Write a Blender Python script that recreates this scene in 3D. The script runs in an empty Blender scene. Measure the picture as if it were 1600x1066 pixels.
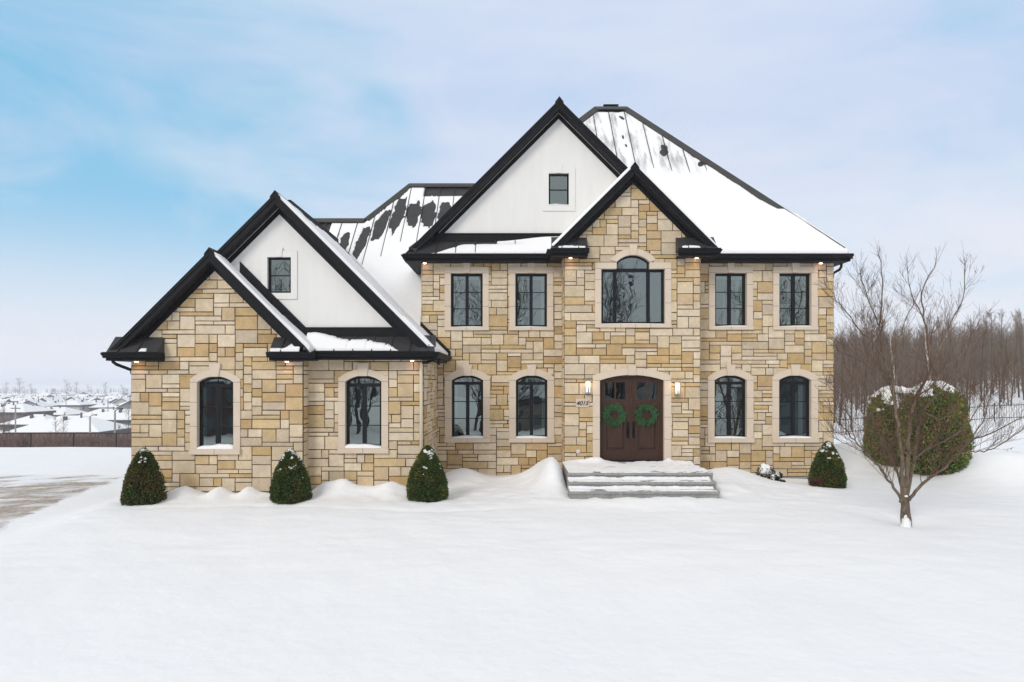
import bpy, math, random
import numpy as np
from mathutils import Vector, noise as mnoise

random.seed(7)
R = math.radians
CZ = 3.4            # camera height
F = 1067.0          # focal length in photo pixels
YA, YB, YM, YC = 18.08, 18.5, 21.7, 20.9   # depths of the four facade planes

# ------------------------------------------------------------------ camera, sky, sun
scene = bpy.context.scene
C = scene.collection
cam_d = bpy.data.cameras.new("camera"); cam = bpy.data.objects.new("camera", cam_d); C.objects.link(cam)
cam.location = (0, 0, CZ); cam.rotation_euler = (R(90), 0, 0)
cam_d.sensor_width = 36; cam_d.lens = 24.0; cam_d.shift_y = 0.04
cam_d.clip_start = 0.1; cam_d.clip_end = 20000
scene.camera = cam
scene.render.engine = 'CYCLES'
scene.cycles.use_denoising = True
scene.cycles.max_bounces = 8
scene.cycles.transparent_max_bounces = 16
scene.cycles.volume_bounces = 1
scene.view_settings.view_transform = 'Standard'
scene.view_settings.look = 'None'
scene.view_settings.exposure = 0.06
scene.view_settings.gamma = 1

SUN_EL, SUN_AZ = 31, 212     # azimuth: compass style, sun behind the camera to the left
world = bpy.data.worlds.new("World"); scene.world = world; world.use_nodes = True
wt = world.node_tree; wt.nodes.clear()
def wn(t, **k):
    n = wt.nodes.new(t)
    for a, b in k.items(): setattr(n, a, b)
    return n
w_out = wn('ShaderNodeOutputWorld'); w_bg = wn('ShaderNodeBackground')
w_sky = wn('ShaderNodeTexSky', sky_type='NISHITA', sun_disc=False, sun_elevation=R(SUN_EL), sun_rotation=R(SUN_AZ))
w_sky.air_density = 1.0; w_sky.dust_density = 1.0; w_sky.ozone_density = 2.0
w_bg.inputs[1].default_value = 0.1
w_tc = wn('ShaderNodeTexCoord')
w_map = wn('ShaderNodeMapping'); w_map.inputs['Scale'].default_value = (1.3, 1.3, 3.4)
wt.links.new(w_tc.outputs['Generated'], w_map.inputs[0])
w_n = wn('ShaderNodeTexNoise'); w_n.inputs['Scale'].default_value = 1.9; w_n.inputs['Detail'].default_value = 7
w_n.inputs['Roughness'].default_value = 0.6; w_n.inputs['Distortion'].default_value = 0.9
wt.links.new(w_map.outputs[0], w_n.inputs['Vector'])
w_sep = wn('ShaderNodeSeparateXYZ'); wt.links.new(w_tc.outputs['Generated'], w_sep.inputs[0])
def wmath(op, a, b, clamp=False):
    n = wn('ShaderNodeMath', operation=op, use_clamp=clamp)
    for i, v in enumerate((a, b)):
        if v is None: continue
        if hasattr(v, 'is_output'): wt.links.new(v, n.inputs[i])
        else: n.inputs[i].default_value = v
    return n.outputs[0]
def wdot(d):
    n = wn('ShaderNodeVectorMath', operation='DOT_PRODUCT')
    wt.links.new(w_tc.outputs['Generated'], n.inputs[0]); n.inputs[1].default_value = Vector(d).normalized()
    return n.outputs['Value']
def wrange(v, a, b):
    n = wn('ShaderNodeMapRange', interpolation_type='SMOOTHSTEP'); wt.links.new(v, n.inputs[0])
    n.inputs[1].default_value = a; n.inputs[2].default_value = b
    return n.outputs[0]
# veil of thin cloud: thick over most of the sky, opening into blue up on the left
open_left = wrange(wdot((-0.68, 1.0, 0.34)), 0.84, 0.985)
veil = wmath('MULTIPLY', open_left, 0.80)
veil = wmath('SUBTRACT', 0.98, veil)
wisp = wmath('SUBTRACT', w_n.outputs[0], 0.5)
wisp = wmath('MULTIPLY', wisp, 2.3)
veil = wmath('ADD', veil, wisp, True)
cr = wn('ShaderNodeValToRGB'); cr.color_ramp.interpolation = 'EASE'
e = cr.color_ramp.elements
e[0].position = 0.0; e[0].color = (.80, .82, .86, 1)
e[1].position = 0.14; e[1].color = (.77, .80, .88, 1)
x_ = e.new(0.32); x_.color = (.56, .66, .86, 1)
x_ = e.new(0.52); x_.color = (.50, .62, .86, 1)
x_ = e.new(0.78); x_.color = (.76, .76, .76, 1)
x_ = e.new(1.0); x_.color = (.78, .77, .76, 1)
wt.links.new(w_sep.outputs['Z'], cr.inputs[0])
sc_ = wn('ShaderNodeVectorMath', operation='SCALE'); wt.links.new(cr.outputs[0], sc_.inputs[0]); sc_.inputs[3].default_value = 10.0
back_w = wn('ShaderNodeMix', data_type='RGBA'); back_w.inputs[7].default_value = (7.3, 7.4, 7.5, 1)
wt.links.new(wrange(w_sep.outputs['Y'], .15, -.25), back_w.inputs[0]); wt.links.new(sc_.outputs[0], back_w.inputs[6])
skycol = wn('ShaderNodeMix', data_type='RGBA'); skycol.blend_type = 'MIX'
wt.links.new(w_sky.outputs[0], skycol.inputs[6])
skycol.inputs[7].default_value = (2.3, 6.2, 9.0, 1); skycol.inputs[0].default_value = 0.75
w_mix = wn('ShaderNodeMix', data_type='RGBA')
near_h = wrange(w_sep.outputs['Z'], 0.26, 0.02)
veil = wmath('MAXIMUM', veil, near_h)
veil = wmath('MAXIMUM', veil, wrange(w_sep.outputs['Y'], .1, -.2))
wt.links.new(veil, w_mix.inputs[0]); wt.links.new(skycol.outputs[2], w_mix.inputs[6]); wt.links.new(back_w.outputs[2], w_mix.inputs[7])
# a little pale streaking inside the veil itself
w_add = wn('ShaderNodeMix', data_type='RGBA'); w_add.blend_type = 'MIX'; w_add.inputs[7].default_value = (7.6, 8.0, 8.9, 1)
w_n2 = wn('ShaderNodeTexNoise'); w_n2.inputs['Scale'].default_value = 1.1; w_n2.inputs['Detail'].default_value = 5
w_map2 = wn('ShaderNodeMapping'); w_map2.inputs['Scale'].default_value = (1, 1, 4.5); w_map2.inputs['Location'].default_value = (3.1, 1.7, .4)
wt.links.new(w_tc.outputs['Generated'], w_map2.inputs[0]); wt.links.new(w_map2.outputs[0], w_n2.inputs['Vector'])
wt.links.new(wmath('MULTIPLY', wrange(w_n2.outputs[0], 0.42, 0.70), 0.75), w_add.inputs[0])
wt.links.new(w_mix.outputs[2], w_add.inputs[6])
wt.links.new(w_add.outputs[2], w_bg.inputs[0]); wt.links.new(w_bg.outputs[0], w_out.inputs[0])

sd = bpy.data.lights.new("sun", 'SUN'); sun = bpy.data.objects.new("sun", sd); C.objects.link(sun)
sd.energy = 1.5; sd.angle = R(20); sd.color = (1.0, 0.95, 0.88)
az = R(SUN_AZ); el = R(SUN_EL)
sdir = Vector((math.sin(az) * math.cos(el), math.cos(az) * math.cos(el), math.sin(el)))
sun.rotation_euler = sdir.to_track_quat('Z', 'Y').to_euler()

# ------------------------------------------------------------------ helpers
def W(px, Y): return (px - 800) / F * Y
def Z(py, Y): return CZ - (py - 597) / F * Y
def lin(r, g, b):
    f = lambda c: (c / 255 / 12.92) if c / 255 <= .04045 else ((c / 255 + .055) / 1.055) ** 2.4
    return (f(r), f(g), f(b))
def lerp(a, b, t): return a + (b - a) * t
def N(x, y, z=0.0): return mnoise.noise(Vector((x, y, z)))

def sstep(a, b, x):
    t = np.clip((np.asarray(x, float) - a) / (b - a), 0, 1)
    return t * t * (3 - 2 * t)

def world_of(o):
    v = Vector((0, 0, 0))
    while o is not None:
        v += o.location; o = o.parent
    return v
def tag(o, label=None, cat=None, group=None, kind=None):
    if label: o['label'] = label
    if cat: o['category'] = cat
    if group: o['group'] = group
    if kind: o['kind'] = kind
    return o
def empty(name, loc, label=None, cat=None, group=None):
    o = bpy.data.objects.new(name, None); C.objects.link(o); o.location = loc
    o.empty_display_size = 0.2
    return tag(o, label, cat, group)
def copy_tree(o, parent=None):
    c = o.copy(); C.objects.link(c)
    if parent is not None: c.parent = parent
    for ch in list(o.children): copy_tree(ch, c)
    return c

class MB:
    def __init__(s): s.v = []; s.f = []; s.m = []; s.c = []; s.cm = 0; s.cc = None
    def face(s, idx):
        s.f.append(tuple(idx)); s.m.append(s.cm); s.c.append(s.cc)
    def poly(s, pts):
        b = len(s.v); s.v.extend(tuple(p) for p in pts); s.face(range(b, b + len(pts)))
    def box(s, x0, x1, y0, y1, z0, z1):
        b = len(s.v)
        s.v += [(x0, y0, z0), (x1, y0, z0), (x1, y1, z0), (x0, y1, z0), (x0, y0, z1), (x1, y0, z1), (x1, y1, z1), (x0, y1, z1)]
        for q in ((0, 3, 2, 1), (4, 5, 6, 7), (0, 1, 5, 4), (1, 2, 6, 5), (2, 3, 7, 6), (3, 0, 4, 7)): s.face([b + i for i in q])
    def prism(s, a, bpts):
        n = len(a); b = len(s.v)
        s.v += [tuple(p) for p in a] + [tuple(p) for p in bpts]
        s.face([b + i for i in range(n)]); s.face([b + n + i for i in range(n - 1, -1, -1)])
        for i in range(n):
            j = (i + 1) % n
            s.face((b + i, b + n + i, b + n + j, b + j))
    def prismY(s, xz, y0, y1): s.prism([(x, y0, z) for x, z in xz], [(x, y1, z) for x, z in xz])
    def prismX(s, yz, x0, x1): s.prism([(x0, y, z) for y, z in yz], [(x1, y, z) for y, z in yz])
    def ring(s, outer, inner, y0, y1, closed=True):
        """band between two outlines in the xz plane, from depth y0 to y1"""
        n = len(outer); b = len(s.v)
        for pts, y in ((outer, y0), (inner, y0), (outer, y1), (inner, y1)): s.v += [(x, y, z) for x, z in pts]
        o0, i0, o1, i1 = b, b + n, b + 2 * n, b + 3 * n
        for k in range(n if closed else n - 1):
            j = (k + 1) % n
            s.face((o0 + k, o0 + j, i0 + j, i0 + k)); s.face((o1 + k, i1 + k, i1 + j, o1 + j))
            s.face((o0 + k, o1 + k, o1 + j, o0 + j)); s.face((i0 + k, i0 + j, i1 + j, i1 + k))
        if not closed:
            for k in (0, n - 1): s.face((o0 + k, i0 + k, i1 + k, o1 + k))
    def tube(s, pts, rad, n=6, cap=True):
        rings = []
        m = len(pts)
        for i in range(m):
            p = Vector(pts[i])
            d = (Vector(pts[min(i + 1, m - 1)]) - Vector(pts[max(i - 1, 0)]))
            if d.length < 1e-9: d = Vector((0, 0, 1))
            d.normalize()
            u = d.cross(Vector((0.31, 0.9, 0.12)))
            if u.length < 1e-3: u = d.cross(Vector((1, 0, 0)))
            u.normalize(); w = d.cross(u)
            b = len(s.v)
            for k in range(n):
                a = 2 * math.pi * k / n
                q = p + (u * math.cos(a) + w * math.sin(a)) * rad[i]
                s.v.append((q.x, q.y, q.z))
            rings.append(b)
        for i in range(m - 1):
            for k in range(n):
                j = (k + 1) % n
                s.face((rings[i] + k, rings[i] + j, rings[i + 1] + j, rings[i + 1] + k))
        if cap:
            s.face([rings[0] + k for k in range(n)][::-1]); s.face([rings[-1] + k for k in range(n)])
    def bar(s, p0, p1, side, up, w, h):
        """rectangular bar from p0 to p1: base on the line, width w along side, height h along up"""
        p0, p1 = Vector(p0), Vector(p1); sd_ = Vector(side).normalized() * w / 2; u = Vector(up).normalized() * h
        s.prism([p0 - sd_, p0 + sd_, p0 + sd_ + u, p0 - sd_ + u], [p1 - sd_, p1 + sd_, p1 + sd_ + u, p1 - sd_ + u])
    def build(s, name, mats, parent=None, smooth=False, normals=True):
        me = bpy.data.meshes.new(name)
        o = world_of(parent) if parent is not None else Vector((0, 0, 0))
        vs = np.array(s.v, dtype=np.float64).reshape(-1, 3) - np.array(o)
        me.from_pydata(vs.tolist(), [], s.f)
        if not isinstance(mats, (list, tuple)): mats = [mats]
        for m in mats: me.materials.append(m)
        me.polygons.foreach_set('material_index', s.m)
        if any(c is not None for c in s.c):
            at = me.color_attributes.new('Col', 'FLOAT_COLOR', 'CORNER')
            tot = np.zeros(len(me.polygons), dtype=np.int32); me.polygons.foreach_get('loop_total', tot)
            cols = np.array([(c if c is not None else (.5, .5, .5)) for c in s.c], dtype=np.float32)
            cols = np.repeat(cols, tot, axis=0); cols = np.hstack([cols, np.ones((len(cols), 1), np.float32)])
            at.data.foreach_set('color', cols.ravel())
        if smooth: me.polygons.foreach_set('use_smooth', [True] * len(me.polygons))
        me.update()
        if normals and len(s.f) < 30000:
            import bmesh
            bm = bmesh.new(); bm.from_mesh(me); bmesh.ops.recalc_face_normals(bm, faces=bm.faces); bm.to_mesh(me); bm.free()
        ob = bpy.data.objects.new(name, me); C.objects.link(ob)
        if parent is not None: ob.parent = parent
        return ob

# ------------------------------------------------------------------ materials
def mat(name, col=(.5, .5, .5), rough=.6, metal=0.0, spec=.5, noise=None, bump=None, attr=False, emit=None, wave=None):
    m = bpy.data.materials.new(name); m.use_nodes = True
    t = m.node_tree; b = t.nodes['Principled BSDF']
    b.inputs['Roughness'].default_value = rough; b.inputs['Metallic'].default_value = metal
    b.inputs['Specular IOR Level'].default_value = spec
    b.inputs['Base Color'].default_value = (*col, 1)
    tc = t.nodes.new('ShaderNodeTexCoord')
    src = None
    if attr:
        a = t.nodes.new('ShaderNodeAttribute'); a.attribute_name = 'Col'; src = a.outputs['Color']
        t.links.new(src, b.inputs['Base Color'])
    if noise:                       # list of (scale, amount, stretch)
        for (sc, amt, st) in noise:
            mp = t.nodes.new('ShaderNodeMapping'); mp.inputs['Scale'].default_value = st
            t.links.new(tc.outputs['Object'], mp.inputs[0])
            n = t.nodes.new('ShaderNodeTexNoise'); n.inputs['Scale'].default_value = sc; n.inputs['Detail'].default_value = 5
            t.links.new(mp.outputs[0], n.inputs['Vector'])
            mr = t.nodes.new('ShaderNodeMapRange'); mr.inputs[1].default_value = .25; mr.inputs[2].default_value = .75
            mr.inputs[3].default_value = 1 - amt; mr.inputs[4].default_value = 1 + amt
            t.links.new(n.outputs[0], mr.inputs[0])
            mx = t.nodes.new('ShaderNodeVectorMath'); mx.operation = 'SCALE'
            if src is None:
                mx.inputs[0].default_value = col
            else: t.links.new(src, mx.inputs[0])
            t.links.new(mr.outputs[0], mx.inputs[3]); src = mx.outputs[0]
        t.links.new(src, b.inputs['Base Color'])
    h = None
    if bump:                        # list of (scale, distance)
        prev = None
        for (sc, dist) in bump:
            n = t.nodes.new('ShaderNodeTexNoise'); n.inputs['Scale'].default_value = sc; n.inputs['Detail'].default_value = 6
            t.links.new(tc.outputs['Object'], n.inputs['Vector'])
            bp = t.nodes.new('ShaderNodeBump'); bp.inputs['Distance'].default_value = dist; bp.inputs['Strength'].default_value = 1
            t.links.new(n.outputs[0], bp.inputs['Height'])
            if prev: t.links.new(prev, bp.inputs['Normal'])
            prev = bp.outputs[0]
        t.links.new(prev, b.inputs['Normal']); h = prev
    if wave:                        # (direction 'X'/'Y'/'Z', scale, distance)
        wv = t.nodes.new('ShaderNodeTexWave'); wv.bands_direction = wave[0]; wv.inputs['Scale'].default_value = wave[1]
        t.links.new(tc.outputs['Object'], wv.inputs['Vector'])
        bp = t.nodes.new('ShaderNodeBump'); bp.inputs['Distance'].default_value = wave[2]; bp.inputs['Strength'].default_value = 1
        t.links.new(wv.outputs[0], bp.inputs['Height'])
        if h: t.links.new(h, bp.inputs['Normal'])
        t.links.new(bp.outputs[0], b.inputs['Normal'])
    if emit:
        b.inputs['Emission Color'].default_value = (*emit[0], 1); b.inputs['Emission Strength'].default_value = emit[1]
    return m

ONE = (1, 1, 1)
M_stone = mat('ashlar_stone', rough=.9, spec=.2, attr=True, noise=[(2.5, .10, ONE), (7, .10, ONE), (22, .13, (1, 1, 1.8))], bump=[(30, .008), (130, .003)])
M_mortar = mat('dark_mortar', (.070, .044, .026), .95, spec=.1, noise=[(6, .2, ONE)])
M_trim = mat('limestone_trim', lin(211, 196, 178), .85, spec=.2, noise=[(3, .05, ONE), (40, .05, ONE)], bump=[(90, .002)])
M_stucco = mat('white_stucco', (.78, .775, .755), .9, spec=.15, noise=[(1.2, .04, (1, 1, .3)), (5, .03, (1, 1, .15)), (60, .03, ONE)], bump=[(140, .003)])
M_black = mat('black_metal', (.0065, .0075, .010), .55, spec=.16, noise=[(8, .15, ONE)])
M_frame = mat('black_frame', (.006, .007, .010), .45, spec=.25)
M_soffit = mat('charcoal_soffit', (.014, .015, .018), .6, spec=.2, wave=('X', 9, .012))
M_soffitY = mat('charcoal_soffit_ribbed', (.016, .015, .016), .6, spec=.2, wave=('DIAGONAL', 7, .015))
M_roof = mat('charcoal_roof_metal', (.040, .040, .043), .5, spec=.3, noise=[(3, .2, (1, 1, 1)), (14, .12, ONE)])
M_cap = mat('grey_ridge_metal', (.055, .053, .051), .55, spec=.3, noise=[(2, .2, ONE)])
M_snow = mat('snow', (.90, .905, .915), .8, spec=.2, bump=[(.8, .05), (5, .016), (60, .0012)])
M_wood = mat('dark_stained_wood', (.052, .025, .017), .5, spec=.25, noise=[(5, .28, (6, 6, .5)), (25, .18, (5, 5, .4))], bump=[(30, .001)])
M_iron = mat('blackened_iron', (.006, .006, .008), .35, metal=.6)
M_found = mat('grey_concrete', (.27, .27, .27), .9, noise=[(4, .1, ONE)], bump=[(40, .003)])
M_granite = mat('grey_granite', (.30, .30, .29), .8, noise=[(30, .28, ONE), (3, .15, ONE)], bump=[(60, .003)])
M_downpipe = mat('cream_pipe', lin(214, 203, 180), .5)
M_leaf = mat('evergreen_leaf', rough=.8, attr=True, spec=.12)
M_bark = mat('grey_brown_bark', (.165, .128, .094), .95, spec=.1, noise=[(5, .35, (1, 1, .5)), (28, .45, (1, 1, .3))], bump=[(14, .02), (50, .008)])
M_twig = mat('red_brown_twig', (.118, .074, .053), .95, spec=.1, noise=[(2, .25, ONE)])
M_bark_far = mat('woodland_bark', (.085, .066, .056), .95, spec=.1)
M_twig_far = mat('woodland_twig', (.178, .134, .102), .95, spec=.1, noise=[(.35, .25, ONE)])
M_wreath = mat('wreath_leaf', rough=.6, attr=True)
M_curtain = mat('white_curtain', (.55, .58, .58), .9)
M_room = mat('dim_room', (.10, .105, .105), .9)
M_plaque = mat('plaque_stone', lin(200, 186, 168), .8, noise=[(20, .06, ONE)])
M_ink = mat('black_ink', (.02, .018, .016), .7)
M_nickel = mat('brushed_nickel', (.45, .42, .38), .35, metal=.9)
M_white = mat('white_plastic', (.6, .6, .6), .5)

def glass_mat(name, tint, refl):
    m = bpy.data.materials.new(name); m.use_nodes = True; t = m.node_tree; t.nodes.clear()
    o = t.nodes.new('ShaderNodeOutputMaterial'); mx = t.nodes.new('ShaderNodeMixShader')
    tr = t.nodes.new('ShaderNodeBsdfTransparent'); gl = t.nodes.new('ShaderNodeBsdfGlossy')
    tr.inputs[0].default_value = (*tint, 1); gl.inputs['Roughness'].default_value = 0.0
    gl.inputs['Color'].default_value = (.84, .97, .94, 1)
    tc = t.nodes.new('ShaderNodeTexCoord'); n = t.nodes.new('ShaderNodeTexNoise'); n.inputs['Scale'].default_value = 1.3; n.inputs['Detail'].default_value = 1.5
    t.links.new(tc.outputs['Object'], n.inputs['Vector'])
    bp = t.nodes.new('ShaderNodeBump'); bp.inputs['Distance'].default_value = .007; bp.inputs['Strength'].default_value = .5
    t.links.new(n.outputs[0], bp.inputs['Height']); t.links.new(bp.outputs[0], gl.inputs['Normal'])
    mx.inputs[0].default_value = refl
    t.links.new(tr.outputs[0], mx.inputs[1]); t.links.new(gl.outputs[0], mx.inputs[2]); t.links.new(mx.outputs[0], o.inputs[0])
    return m
M_glass = glass_mat('window_glass', (.42, .48, .47), .27)
M_glass_dark = glass_mat('dark_glass', (.10, .12, .13), .07)

def thin_snow_mat():
    m = M_snow.copy(); m.name = 'wind_thinned_snow'; t = m.node_tree; b = t.nodes['Principled BSDF']
    tc = t.nodes.new('ShaderNodeTexCoord'); mp = t.nodes.new('ShaderNodeMapping'); mp.inputs['Scale'].default_value = (3.0, .55, .55)
    t.links.new(tc.outputs['Object'], mp.inputs[0]); n = t.nodes.new('ShaderNodeTexNoise'); n.inputs['Scale'].default_value = 1.0; n.inputs['Detail'].default_value = 7; n.inputs['Roughness'].default_value = .62
    t.links.new(mp.outputs[0], n.inputs['Vector']); mr = t.nodes.new('ShaderNodeMapRange'); mr.interpolation_type = 'SMOOTHSTEP'; mr.inputs[1].default_value = .46; mr.inputs[2].default_value = .66
    t.links.new(n.outputs[0], mr.inputs[0]); sp = t.nodes.new('ShaderNodeSeparateXYZ'); t.links.new(tc.outputs['Object'], sp.inputs[0])
    h = t.nodes.new('ShaderNodeMapRange'); h.interpolation_type = 'SMOOTHSTEP'; h.inputs[1].default_value = 2.1; h.inputs[2].default_value = 3.2; t.links.new(sp.outputs['Y'], h.inputs[0])
    mu = t.nodes.new('ShaderNodeMath'); mu.operation = 'MULTIPLY'; t.links.new(mr.outputs[0], mu.inputs[0]); t.links.new(h.outputs[0], mu.inputs[1])
    mu2 = t.nodes.new('ShaderNodeMath'); mu2.operation = 'MULTIPLY'; mu2.inputs[1].default_value = .85; t.links.new(mu.outputs[0], mu2.inputs[0])
    mx = t.nodes.new('ShaderNodeMix'); mx.data_type = 'RGBA'; mx.inputs[6].default_value = (.90, .905, .915, 1); mx.inputs[7].default_value = (.33, .34, .35, 1)
    t.links.new(mu2.outputs[0], mx.inputs[0]); t.links.new(mx.outputs[2], b.inputs['Base Color']); return m
M_snow_thin = thin_snow_mat()
# ------------------------------------------------------------------ ground
MOUNDS = []   # x, y, amp, sx, sy
def mound(px, py, Y, sx, sy, base=.42):
    MOUNDS.append((W(px, Y), Y, Z(py, Y) - base, sx, sy))
mound(285, 760, 17.72, .34, .42); mound(342, 761, 17.75, .26, .38); mound(388, 761, 17.75, .27, .38)
mound(417, 771, 17.7, .3, .35)
mound(512, 755, 18.05, .40, .5); mound(540, 757, 18.05, .30, .5); mound(580, 760, 18.1, .5, .45); mound(612, 758, 18.1, .28, .45); mound(640, 764, 18.1, .4, .4)
mound(726, 733, 20.9, .62, .75); mound(852, 726, 20.35, .75, .95); mound(790, 747, 20.8, .5, .8)
mound(700, 745, 20.2, .5, .7)
mound(835, 765, 18.7, 1.0, .8); mound(868, 745, 19.3, .35, .9)
mound(1130, 734, 20.6, .75, 1.1); mound(1165, 742, 20.9, .8, 1.2)
mound(1150, 765, 18.6, 1.0, .8)
mound(1215, 752, 21.0, .6, .5)
mound(1345, 692, 26.0, 2.2, 1.6, .25)
mound(1290, 720, 24.5, 2.0, 1.4, .22)
mound(226, 772, 17.4, .5, .3); mound(1570, 700, 22.5, 2.5, 1.5, .3)

MOUNDS.append((1.05, 19.2, .34, .36, 1.0)); MOUNDS.append((5.95, 19.0, .16, .5, 1.2)); MOUNDS.append((3.4, 16.9, .10, 2.2, .45))
_t = (9.02, 15.65)
MOUNDS.append((_t[0], _t[1], -.20, .75, .6))
def gz(x, y):
    x = np.asarray(x, float); y = np.asarray(y, float)
    front = .42 - .05 * np.clip(17 - y, 0, 60) + 0 * x
    front = front - .17 * sstep(7, 11, x) * sstep(28, 22, y) - .08 * sstep(9, 14, x) * sstep(10, 15, y)
    front = front - .36 * sstep(-9.6, -11.6, x) * sstep(6, 14, y)
    q = x / np.maximum(y, 1) * 45
    zr = .25 + (-.45 + 1.05 * sstep(20, 34, q)) * sstep(26, 45, y) + .03 * np.clip(y - 55, 0, 250) + .05 * np.clip(y - 100, 0, 200)
    zl = np.interp(y, [24, 30, 34, 45, 70, 85, 110, 150, 230, 350, 500, 800, 3000, 9000], [.1, .16, .2, -1.3, -3.8, -5.0, -7.4, -10, -11.9, -13.8, -15.5, -17.5, -20, -26])
    w = sstep(-10, 22, x / np.maximum(y, 24) * 40)
    back = zl * (1 - w) + zr * w
    k = sstep(23, 27, y)
    z = front * (1 - k) + back * k
    for (mx, my, a, sx, sy) in MOUNDS:
        z = z + a * np.exp(-((x - mx) / sx) ** 2 - ((y - my) / sy) ** 2)
    # hollow under the stairs
    ins = sstep(1.35, 1.62, x) * sstep(5.60, 5.38, x) * sstep(17.25, 17.5, y) * sstep(21.1, 20.9, y)
    z = z * (1 - ins) + np.minimum(z, .36) * ins
    return z
def gz1(x, y): return float(gz(x, y))

def spaced(a0, a1, d, lo, hi, g=1.22):
    core = list(np.arange(a0, a1 + d / 2, d))
    s = d; v = a0; left = []
    while v > lo: s *= g; v -= s; left.append(v)
    s = d; v = core[-1]; right = []
    while v < hi: s *= g; v += s; right.append(v)
    return np.array(left[::-1] + core + right)

def grid_mesh(name, xs, ys, zz, m, mask=None, skirt=None, parent=None):
    ny, nx = zz.shape
    X, Yg = np.meshgrid(xs, ys)
    o = world_of(parent) if parent is not None else Vector((0, 0, 0))
    co = np.stack([X - o.x, Yg - o.y, zz - o.z], -1).reshape(-1, 3)
    i = np.arange((ny - 1) * (nx - 1)); r = i // (nx - 1); c = i % (nx - 1)
    a = r * nx + c
    quads = np.stack([a, a + 1, a + nx + 1, a + nx], -1)
    if mask is not None: quads = quads[mask.reshape(-1)]
    if skirt is not None and len(quads):
        cnt = {}
        for q in quads.tolist():
            for k in range(4):
                e_ = (q[k], q[(k + 1) % 4]); key = (min(e_), max(e_))
                if key in cnt: cnt[key] = None
                else: cnt[key] = e_
        extra_v = []; extra_f = []; base = len(co)
        low = skirt.reshape(-1)
        vm = {}
        def lowv(k):
            if k not in vm:
                vm[k] = base + len(extra_v); extra_v.append((co[k, 0], co[k, 1], low[k] - o.z))
            return vm[k]
        for e_ in cnt.values():
            if e_ is None: continue
            extra_f.append((e_[1], e_[0], lowv(e_[0]), lowv(e_[1])))
        if extra_v: co = np.vstack([co, np.array(extra_v)]); quads = np.vstack([quads, np.array(extra_f)])
    used = np.unique(quads); remap = -np.ones(len(co), dtype=np.int64); remap[used] = np.arange(len(used))
    co = co[used]; quads = remap[quads]
    me = bpy.data.meshes.new(name)
    me.vertices.add(len(co)); me.vertices.foreach_set('co', co.astype(np.float32).ravel())
    me.loops.add(quads.size); me.loops.foreach_set('vertex_index', quads.astype(np.int32).ravel())
    me.polygons.add(len(quads)); me.polygons.foreach_set('loop_start', np.arange(0, quads.size, 4, dtype=np.int32))
    me.polygons.foreach_set('use_smooth', np.ones(len(quads), dtype=bool))
    me.materials.append(m); me.update(calc_edges=True); me.validate()
    ob = bpy.data.objects.new(name, me); C.objects.link(ob)
    if parent is not None: ob.parent = parent
    return ob

gx = spaced(-20, 15, .10, -9000, 9000); gy = spaced(12, 22.6, .085, -220, 9000)
XX, YY = np.meshgrid(gx, gy)
ZZ = gz(XX, YY)
near = (np.abs(XX) < 60) & (YY < 60) & (YY > -10)
idx = np.argwhere(near)
add = np.zeros_like(ZZ)
for (r_, c_) in idx:
    x, y = XX[r_, c_], YY[r_, c_]
    fall = 1.0 if y < 30 else .4
    wall = math.exp(-((y - 18.6) / 2.2) ** 2) if -10 < x < 9 else 0
    a = .055 * N(x * .35, y * .35, 3) + .020 * N(x * 1.3, y * 1.3, 9)
    a += wall * (.045 * N(x * 2.6, y * 2.6, 1) + .024 * N(x * 6, y * 6, 5) + .014 * abs(N(x * 13, y * 13, 6)))
    a += .008 * N(x * 5, y * 5, 2) + .012 * N(x * .9, y * 3.2, 7)
    add[r_, c_] = a * fall
driv = sstep(-10.2, -11.4, XX) * sstep(12, 14, YY) * sstep(26, 24, YY)
ZZ = ZZ + add * (1 - .6 * driv)
# shallow boot trail and plough edge in front of the facade
ZZ += -.035 * np.exp(-((YY - (16.35 + .25 * np.sin(XX * .7))) / .12) ** 2) * sstep(-10, -8, XX) * sstep(1.2, -1, XX)
ground = grid_mesh('snow_ground', gx, gy, ZZ, M_snow); tag(ground, kind='structure')

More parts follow.
